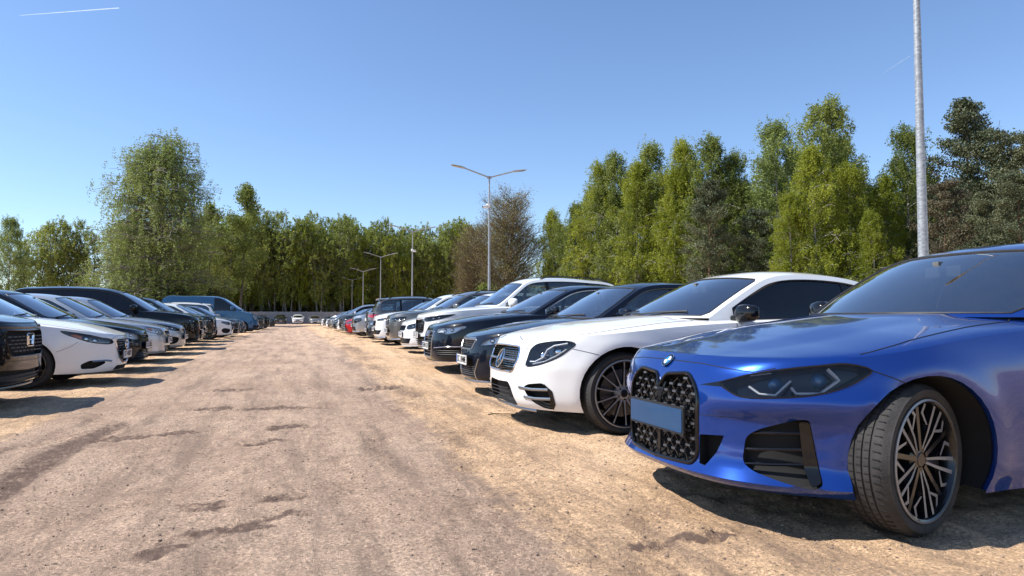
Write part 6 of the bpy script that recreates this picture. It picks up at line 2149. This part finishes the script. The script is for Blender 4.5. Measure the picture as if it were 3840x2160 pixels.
RAPID = hatch('silver_hatchback', 'lightgrey', L=4.48, h=.05,
    feats=[grille(.60, .69, .28, .31, bars=[], vbars=list(np.arange(.03, .3, .035)), bar_mat=M['black_gloss'], frame=(.012, M['chrome'])),
        lamp([(.38, .61), (.40, .70), (.60, .73), (.86, .755), (.90, .72), (.74, .64), (.50, .60)], mat=M['lamp_white'], proj=[(.56, .66, .04)], amber=[[(.70, .68), (.80, .71), (.84, .74), (.72, .73)]]),
        intake(.22, .36, .30, .36, bars=[.25, .28, .31, .34]),
        dict(kind='patch', name='fog_light', poly=rounded([(.56, .34), (.72, .35), (.72, .25), (.57, .24)], .02), mat=M['lamp_white'], off=.001, skirt=.002)],
    plate=('ST 31KA', .47, 'std', 0, .52, .114, .03))
RAPID['lines'] = [([(0, .56), (.4, .565), (.9, .60)], .003, 'black_matte', 'bumper_seam')] + seams(RAPID, doors=(1.62, 2.55, 3.4)); RAPID['hoodline'] = [[(.25, .03), (.7, .09), (1.2, .12), (1.35, .2)]]

I40 = base('grey_saloon', 'silver', L=4.74, W=.91, H=1.47, h=.055, nf=2.6, mf=1.8, af=.95, trim=M['chrome'],
    zt=[(0, .74), (.12, .765), (.3, .785), (.6, .82), (1.0, .87), (1.5, .92), (2.2, .94), (3.2, .97), (4.0, .98), (4.74, .96)],
    feats=[grille(.54, .68, .24, .33, bars=[.57, .60, .63, .66], bar_mat=M['chrome'], frame=(.010, M['chrome'])),
        lamp([(.38, .63), (.44, .68), (.62, .72), (.90, .77), (1.05, .785), (.95, .70), (.72, .64), (.50, .61)], mat=M['dark_metal']),
        dict(kind='hole', name='air_intake', poly=catmull([(.45, .43), (.62, .47), (.82, .48), (.88, .40), (.80, .30), (.60, .29), (.48, .34)], 3, True), depth=.05)],
    plate=('SK 77P', .46, 'std', 0, .52, .114, .03))
I40['lines'] = seams(I40, doors=(1.7, 2.65, 3.5)); I40['hoodline'] = [[(.30, .03), (.7, .09), (1.2, .12), (1.42, .2)]]
I40['prof'] = [(1.22, .95), (1.55, 1.13), (1.85, 1.30), (2.05, 1.40), (2.35, 1.46), (2.8, 1.475), (3.3, 1.44), (3.8, 1.32), (4.15, 1.15), (4.35, 1.03)]

BIGV = suv('black_people_carrier', 'black', L=5.0, W=.96, H=1.88, h=.06, wb=3.1, rails=None, glass_side=M['glass_dark'],
    prof=[(1.05, 1.10), (1.35, 1.28), (1.75, 1.53), (2.05, 1.67), (2.4, 1.76), (3.0, 1.80), (4.0, 1.79), (4.6, 1.72), (4.82, 1.45), (4.9, 1.15)],
    panes=[(1.09, 1.98, .05, 'windscreen'), (4.66, 4.86, .10, 'rear_window')], dlo=(1.5, 4.7), pillar_x=[2.4, 3.6],
    wg=[(1.0, .78), (1.5, .84), (2.0, .87), (4.0, .87), (4.6, .85), (5.0, .80)], mirror=(1.62, 1.18, 1.3),
    sweep=[(1.0, .25), (1.9, .12), (2.4, .04), (3.0, 0), (4.6, 0), (4.9, -.03)], drop=[(1.0, .0), (1.9, .03), (2.4, .06), (4.6, .06), (5.0, .03)],
    zt=[(0, .92), (.12, .96), (.3, .99), (.6, 1.03), (1.0, 1.07), (1.5, 1.10), (2.2, 1.10), (5.0, 1.10)], crown=[(0, 0), (.12, .015), (.4, .045), (.9, .06), (1.3, .06), (4.7, .03), (5.0, 0)],
    feats=[grille(.58, .84, .36, .44, studs=(.09, .045, .05, .02, .005), bars=[], stud_mat=M['grey_plastic']),
        lamp([(.46, .78), (.55, .86), (.80, .89), (1.10, .915), (1.0, .86), (.75, .80), (.55, .76)], mat=M['black_gloss'], lens=M['lens_smoked']),
        intake(.32, .46, .60, .66)], plate=('SK 5L', .50, 'std', 0, .52, .114, .03))
BIGV['lines'] = seams(BIGV, doors=(1.55, 2.45, 3.7))

GSUV = suv('dark_green_suv', 'green', L=4.6, H=1.64, h=.06,
    feats=[grille(.56, .82, .38, .42, r=.05, bars=[], vbars=list(np.arange(.04, .4, .05)), frame=(.010, M['chrome'])),
        lamp([(.48, .72), (.50, .82), (.75, .85), (1.0, .86), (.92, .77), (.68, .72)], mat=M['black_gloss']), intake(.32, .46, .55, .60)], plate=('SK 88R', .50, 'std', 0, .52, .114, .03))
GSUV['lines'] = seams(GSUV, doors=(1.62, 2.55, 3.4))

TIPO = hatch('white_saloon_hatch', 'white', L=4.5, H=1.5, h=.055, nf=2.8,
    feats=[grille(.56, .68, .30, .36, bars=[.58, .61, .64], frame=(.006, M['black_gloss'])),
        lamp([(.42, .62), (.46, .68), (.66, .71), (.88, .73), (.92, .70), (.76, .63), (.55, .60)], mat=M['dark_metal']),
        dict(kind='hole', name='air_intake', poly=catmull([(.46, .40), (.62, .45), (.82, .46), (.90, .39), (.84, .29), (.62, .27), (.50, .31)], 3, True), depth=.06)],
    plate=('SK 190T', .46, 'std', 0, .52, .114, .03))
TIPO['lines'] = seams(TIPO, doors=(1.62, 2.55, 3.4)); TIPO['hoodline'] = [[(.30, .03), (.7, .09), (1.2, .12), (1.35, .2)]]

DARKH = hatch('dark_hatchback', 'darkgrey', L=4.35, h=.065,
    feats=[grille(.44, .68, .22, .34, bars=[.48, .52, .56, .60, .64], bar_mat=M['chrome'], frame=(.010, M['chrome'])),
        lamp([(.42, .62), (.46, .69), (.66, .72), (.90, .75), (.92, .70), (.72, .64), (.52, .61)], mat=M['lamp_white']), intake(.23, .38, .50, .58)], plate=('SK 30A', .42, 'std', 0, .52, .114, .03))
DARKH['lines'] = seams(DARKH, doors=(1.62, 2.55, 3.4))

def van_extra(c): pass
VAN = suv('blue_van', 'vanblue', L=5.3, W=.98, H=2.1, h=.07, wb=3.3, fo=.95, rails=None, cladding=None, arch=.39, tyre=.345, glass_side=M['glass_dark'], nf=2.8, af=.9,
    zt=[(0, .98), (.12, 1.04), (.3, 1.10), (.6, 1.18), (1.0, 1.26), (1.5, 1.30), (5.3, 1.30)], zbelt=1.3, tum=.16,
    F=[(.20, .12), (.30, .03), (.45, 0), (.70, .02), (.90, .08), (1.0, .12), (1.1, .18)],
    Sd=[(.2, .05), (.35, .02), (.6, .0), (1.0, .005), (1.3, .02)], R=[(.25, .05), (.5, 0), (1.3, .01)],
    wg=[(.8, .80), (1.3, .90), (1.8, .945), (4.8, .945), (5.3, .92)],
    prof=[(.85, 1.34), (1.2, 1.58), (1.6, 1.86), (1.9, 2.04), (2.2, 2.14), (2.7, 2.18), (4.0, 2.18), (5.0, 2.16), (5.18, 1.98), (5.22, 1.4)],
    sweep=[(.8, .25), (1.8, .12), (2.3, .03), (3.0, 0), (5.2, 0)], drop=[(.8, .0), (1.8, .03), (2.4, .07), (5.0, .07), (5.3, .03)],
    crown=[(0, 0), (.12, .01), (.4, .03), (.9, .05), (1.3, .05), (5.0, .02), (5.3, 0)],
    panes=[(.90, 1.86, .05, 'windscreen'), (5.08, 5.2, .10, 'rear_window')], dlo=(1.25, 2.45), pillar_x=[1.62], mirror=(1.45, 1.42, 1.6), handles=[(2.3, 1.05)],
    feats=[grille(.52, .72, .40, .50, bars=[.57, .62, .67]), lamp([(.55, .78), (.58, .98), (.72, 1.04), (.90, 1.10), (.92, 1.0), (.80, .82), (.66, .74)], mat=M['lamp_white']),
        dict(kind='hole', name='air_intake', poly=rounded([(.30, .42), (.90, .46), (.92, .30), (.35, .28)], .03), depth=.05)], plate=('SK 4VN', .40, 'std', 0, .52, .114, .03), interior=False)
VAN['lines'] = seams(VAN, doors=(1.4, 2.5, 3.9)) + [([(3.0, .75), (5.5, .75)], .014, 'black_plastic', 'side_moulding', 1.5)]

RSUV = suv('grey_suv', 'grey', L=4.7, H=1.68, h=.055, roof_black=False)   # parked tail first
def rsuv_extra(c):
    # spoiler over the rear window
    o = MB(); p = c.tp.px(3.98)
    V = []
    for y in np.linspace(-.56, .56, 9):
        a = c.tp.P([[p, y]])[0]; V += [a + [0, 0, .004], a + [.28, 0, .0 - .01], a + [.27, 0, -.035], a + [.02, 0, -.02]]
    V = np.array(V); F = []
    for i in range(8):
        for j in range(4): F.append([i*4+j, i*4+(j+1) % 4, (i+1)*4+(j+1) % 4, (i+1)*4+j])
    F += [[3, 2, 1, 0], [32, 33, 34, 35]]
    o.add(V, F); o.build('rear_spoiler', c.paint, c.root)
RSUV['extra'] = rsuv_extra
_sm = Shell(RSUV).smax
RSUV['feats'] = [dict(kind='patch', name='tail_light', poly=[( _sm - 1.08, .98), (_sm - .42, .97), (_sm - .42, .90), (_sm - .80, .84), (_sm - 1.0, .88)], off=.004, skirt=.006, mat=M['red_lens'])]
RSUV['lines'] = [([(_sm - 1.0, .55), (_sm, .55)], .012, 'black_plastic', 'rear_bumper_trim', 2.5), ([(_sm - .8, .30), (_sm, .30)], .05, 'black_plastic', 'rear_diffuser', .6)] + seams(RSUV, doors=(1.62, 2.55, 3.4))
def rplate(c):
    rsuv_extra(c)
    p = c.sh.P([[c.sh.smax - .001, .80]])[0]; o = MB()
    o.box((p[0] + .006, 0, .78), (.012, .56, .15), m=0); o.box((p[0] + .014, 0, .78), (.006, .52, .114), m=1)
    o.build('number_plate', [M['black_plastic'], M['plate_white']], c.root, smooth=False)
RSUV['extra'] = rplate
SPECS = dict(bmw=BMW, merc=MERC, lexus=LEXUS, audi=AUDI, kia=KIA, skoda=SKODA, x1=X1, kamiq=KAMIQ, duster=DUSTER, mazda=MAZDA, honda=HONDA, focus=FOCUS, rapid=RAPID, i40=I40, bigv=BIGV, gsuv=GSUV, tipo=TIPO, darkh=DARKH, van=VAN, rsuv=RSUV)

# ------------------------------------------------------------------ parked cars
PROTO = {}
PAINTS = set(P_.values())
def recolour(root, src, dst):
    for ch in root.children_recursive:
        if ch.type != 'MESH': continue
        for sl in ch.material_slots:
            if sl.material in PAINTS: sl.link = 'OBJECT'; sl.material = dst

def park(key, x, y, side, label, cat='car', colour=None, tail=False, rz=0.0, name=None, group=None):
    """x is where the end that points to the aisle stands"""
    if key in PROTO:
        r = copy_tree(PROTO[key]); 
    else:
        r = make_car(SPECS[key]); PROTO[key] = r
    recolour(r, None, P_[colour] if colour else SPECS[key]['paint'])
    if name: r.name = name
    L = SPECS[key]['L']
    if side == 'R': ang = 0 if not tail else PI; X = x if not tail else x + L
    else: ang = PI if not tail else 0; X = x if not tail else x - L
    r.rotation_euler.z = ang + R(rz)
    xm = x + (1.6 if side == 'R' else -1.6)
    z = float(elev(xm, y))
    r.location = (X, y, z - .008)
    tag(r, label, cat, group)
    return r
GRR = 'cars parked in the row below the lamp posts'; GRL = 'cars parked in the row across the aisle from the lamp posts'
def pr(*a, **k): return park(*a, group=GRR, **k)
def pl(*a, **k): return park(*a, group=GRL, **k)
pr('bmw', 1.84, 3.20, 'R', 'metallic blue coupe with twin tall black grilles and turned front wheel')
pr('merc', 1.80, 5.97, 'R', 'white coupe with a big star in its grille, next to the blue coupe')
pr('lexus', 2.10, 8.50, 'R', 'dark navy saloon with bulging clear headlights, next to the white coupe')
pr('audi', 2.15, 11.25, 'R', 'dark estate car with full-height barred grille and angular white headlights')
pr('kia', 2.45, 13.8, 'R', 'pale grey tall suv with black scaly grille and roof rails', 'suv')
pr('skoda', 2.52, 16.5, 'R', 'white hatchback with slim black ribbed grille beside the pale grey suv')
pr('x1', 2.50, 18.9, 'R', 'warm grey compact suv with two upright grilles', 'suv')
pr('kamiq', 2.45, 21.6, 'R', 'off-white small suv with grey lower lip beside the warm grey one', 'suv')
pr('darkh', 2.50, 24.3, 'R', 'dark hatchback squeezed between the off-white suv and the tail-first suv')
pr('rsuv', 2.75, 27.0, 'R', 'grey suv parked tail first, red light and roof spoiler showing', 'suv', tail=True)
pr('duster', 2.45, 29.7, 'R', 'silver suv with square chrome-barred grille', 'suv')
pr('focus', 2.35, 32.4, 'R', 'bright red hatchback beside the silver suv', colour='red', name='red_hatchback')
pr('rapid', 2.45, 35.1, 'R', 'blue-grey hatchback just past the red one', colour='bluegrey', name='blue_hatchback')
pr('kamiq', 2.45, 37.8, 'R', 'dark grey suv second past the red hatchback', 'suv', colour='darkgrey', name='dark_grey_suv')
pr('i40', 2.5, 40.5, 'R', 'white saloon third past the red hatchback', colour='white2', name='white_saloon')
pr('darkh', 2.45, 43.2, 'R', 'dark green hatchback fourth past the red one', colour='green')
pr('skoda', 2.5, 45.9, 'R', 'silver hatchback fifth past the red one', colour='silver')
pr('bigv', 2.5, 48.6, 'R', 'silver people carrier with black glass near the far end of its row', 'people carrier', colour='silver', name='silver_people_carrier')
pr('focus', 2.5, 51.3, 'R', 'grey hatchback beyond the silver people carrier', colour='grey', name='grey_hatchback')
pr('rapid', 2.5, 54.0, 'R', 'white hatchback second beyond the silver people carrier', colour='white2', name='white_hatchback')
pr('x1', 2.5, 56.7, 'R', 'black suv third beyond the silver people carrier', 'suv', colour='black', name='black_suv')
pr('skoda', 2.5, 59.4, 'R', 'silver hatchback fourth beyond the silver people carrier', colour='lightgrey', name='silver_hatchback')
pr('i40', 2.5, 62.1, 'R', 'white saloon next to last in the row below the lamp posts', colour='white', name='white_saloon')
pr('darkh', 2.5, 64.8, 'R', 'silver hatchback, last of the row below the lamp posts', colour='silver', name='silver_hatchback')

pl('honda', -2.75, 8.85, 'L', 'black suv with H emblem cut by the picture edge', 'suv')
pl('mazda', -2.38, 11.65, 'L', 'white hatchback with winged chrome grille and slanted dark headlights')
pl('focus', -2.54, 14.2, 'L', 'navy hatchback behind the white one with the winged grille')
pl('rapid', -2.60, 16.9, 'L', 'silver hatchback with square fog lights beside the navy one')
pl('i40', -2.63, 19.6, 'L', 'grey saloon with large round intake beside the black people carrier')
pl('bigv', -2.54, 22.3, 'L', 'long tall black people carrier with tinted glass', 'people carrier')
pl('x1', -2.74, 25.0, 'L', 'black suv hidden between the people carrier and the dark green suv', 'suv', colour='black', name='black_suv')
pl('gsuv', -2.68, 27.7, 'L', 'dark green suv with chrome-framed grille', 'suv')
pl('tipo', -2.29, 30.4, 'L', 'white hatchback with oval black intake, beyond the dark green suv')
pl('audi', -2.2, 33.1, 'L', 'dark saloon with wide barred grille beyond the white hatchback', colour='darkgrey', name='dark_saloon')
pl('darkh', -2.17, 35.8, 'L', 'blue-grey hatchback in front of the blue van', colour='bluegrey', name='blue_hatchback')
park('rsuv', -3.5, 38.5, 'L', 'white suv parked tail first in front of the blue van', 'suv', colour='white', tail=True, name='white_suv', group=GRL)
park('van', -1.83, 44.0, 'L', 'tall blue panel van above the other roofs', 'van')
pl('duster', -1.7, 48.5, 'L', 'dark grey suv just past the blue van', 'suv', colour='darkgrey', name='dark_grey_suv')
pl('x1', -1.5, 54.0, 'L', 'black suv with silver wheels past the blue van', 'suv', colour='black', name='black_suv')
pl('focus', -1.4, 57.5, 'L', 'navy hatchback beyond the black suv with silver wheels')
pl('i40', -1.3, 62.0, 'L', 'dark saloon, last of the row across from the lamp posts', colour='black', name='dark_saloon')
park('x1', 7.9, 29.2, 'R', 'black suv whose roof shows above the tail-first grey suv', 'suv', colour='black', name='black_suv')
GW = 'cars parked against the concrete wall'
for key, x, col, lab, cat, nm in (('x1', -1.7, 'green', 'dark green suv facing the camera against the concrete wall', 'suv', 'green_suv'), ('kamiq', 1.05, 'white', 'white suv facing the camera against the concrete wall', 'suv', 'white_suv'),
                              ('rapid', 3.8, 'silver', 'silver hatchback facing the camera against the concrete wall', 'car', 'silver_hatchback'), ('focus', -4.6, 'navy', 'navy hatchback partly hidden at the foot of the concrete wall', 'car', 'navy_hatchback')):
    r = copy_tree(PROTO[key]); recolour(r, SPECS[key]['paint'], P_[col]); r.name = nm
    r.location = (x, 119.5, 0); r.rotation_euler.z = PI / 2; tag(r, lab, cat, GW)
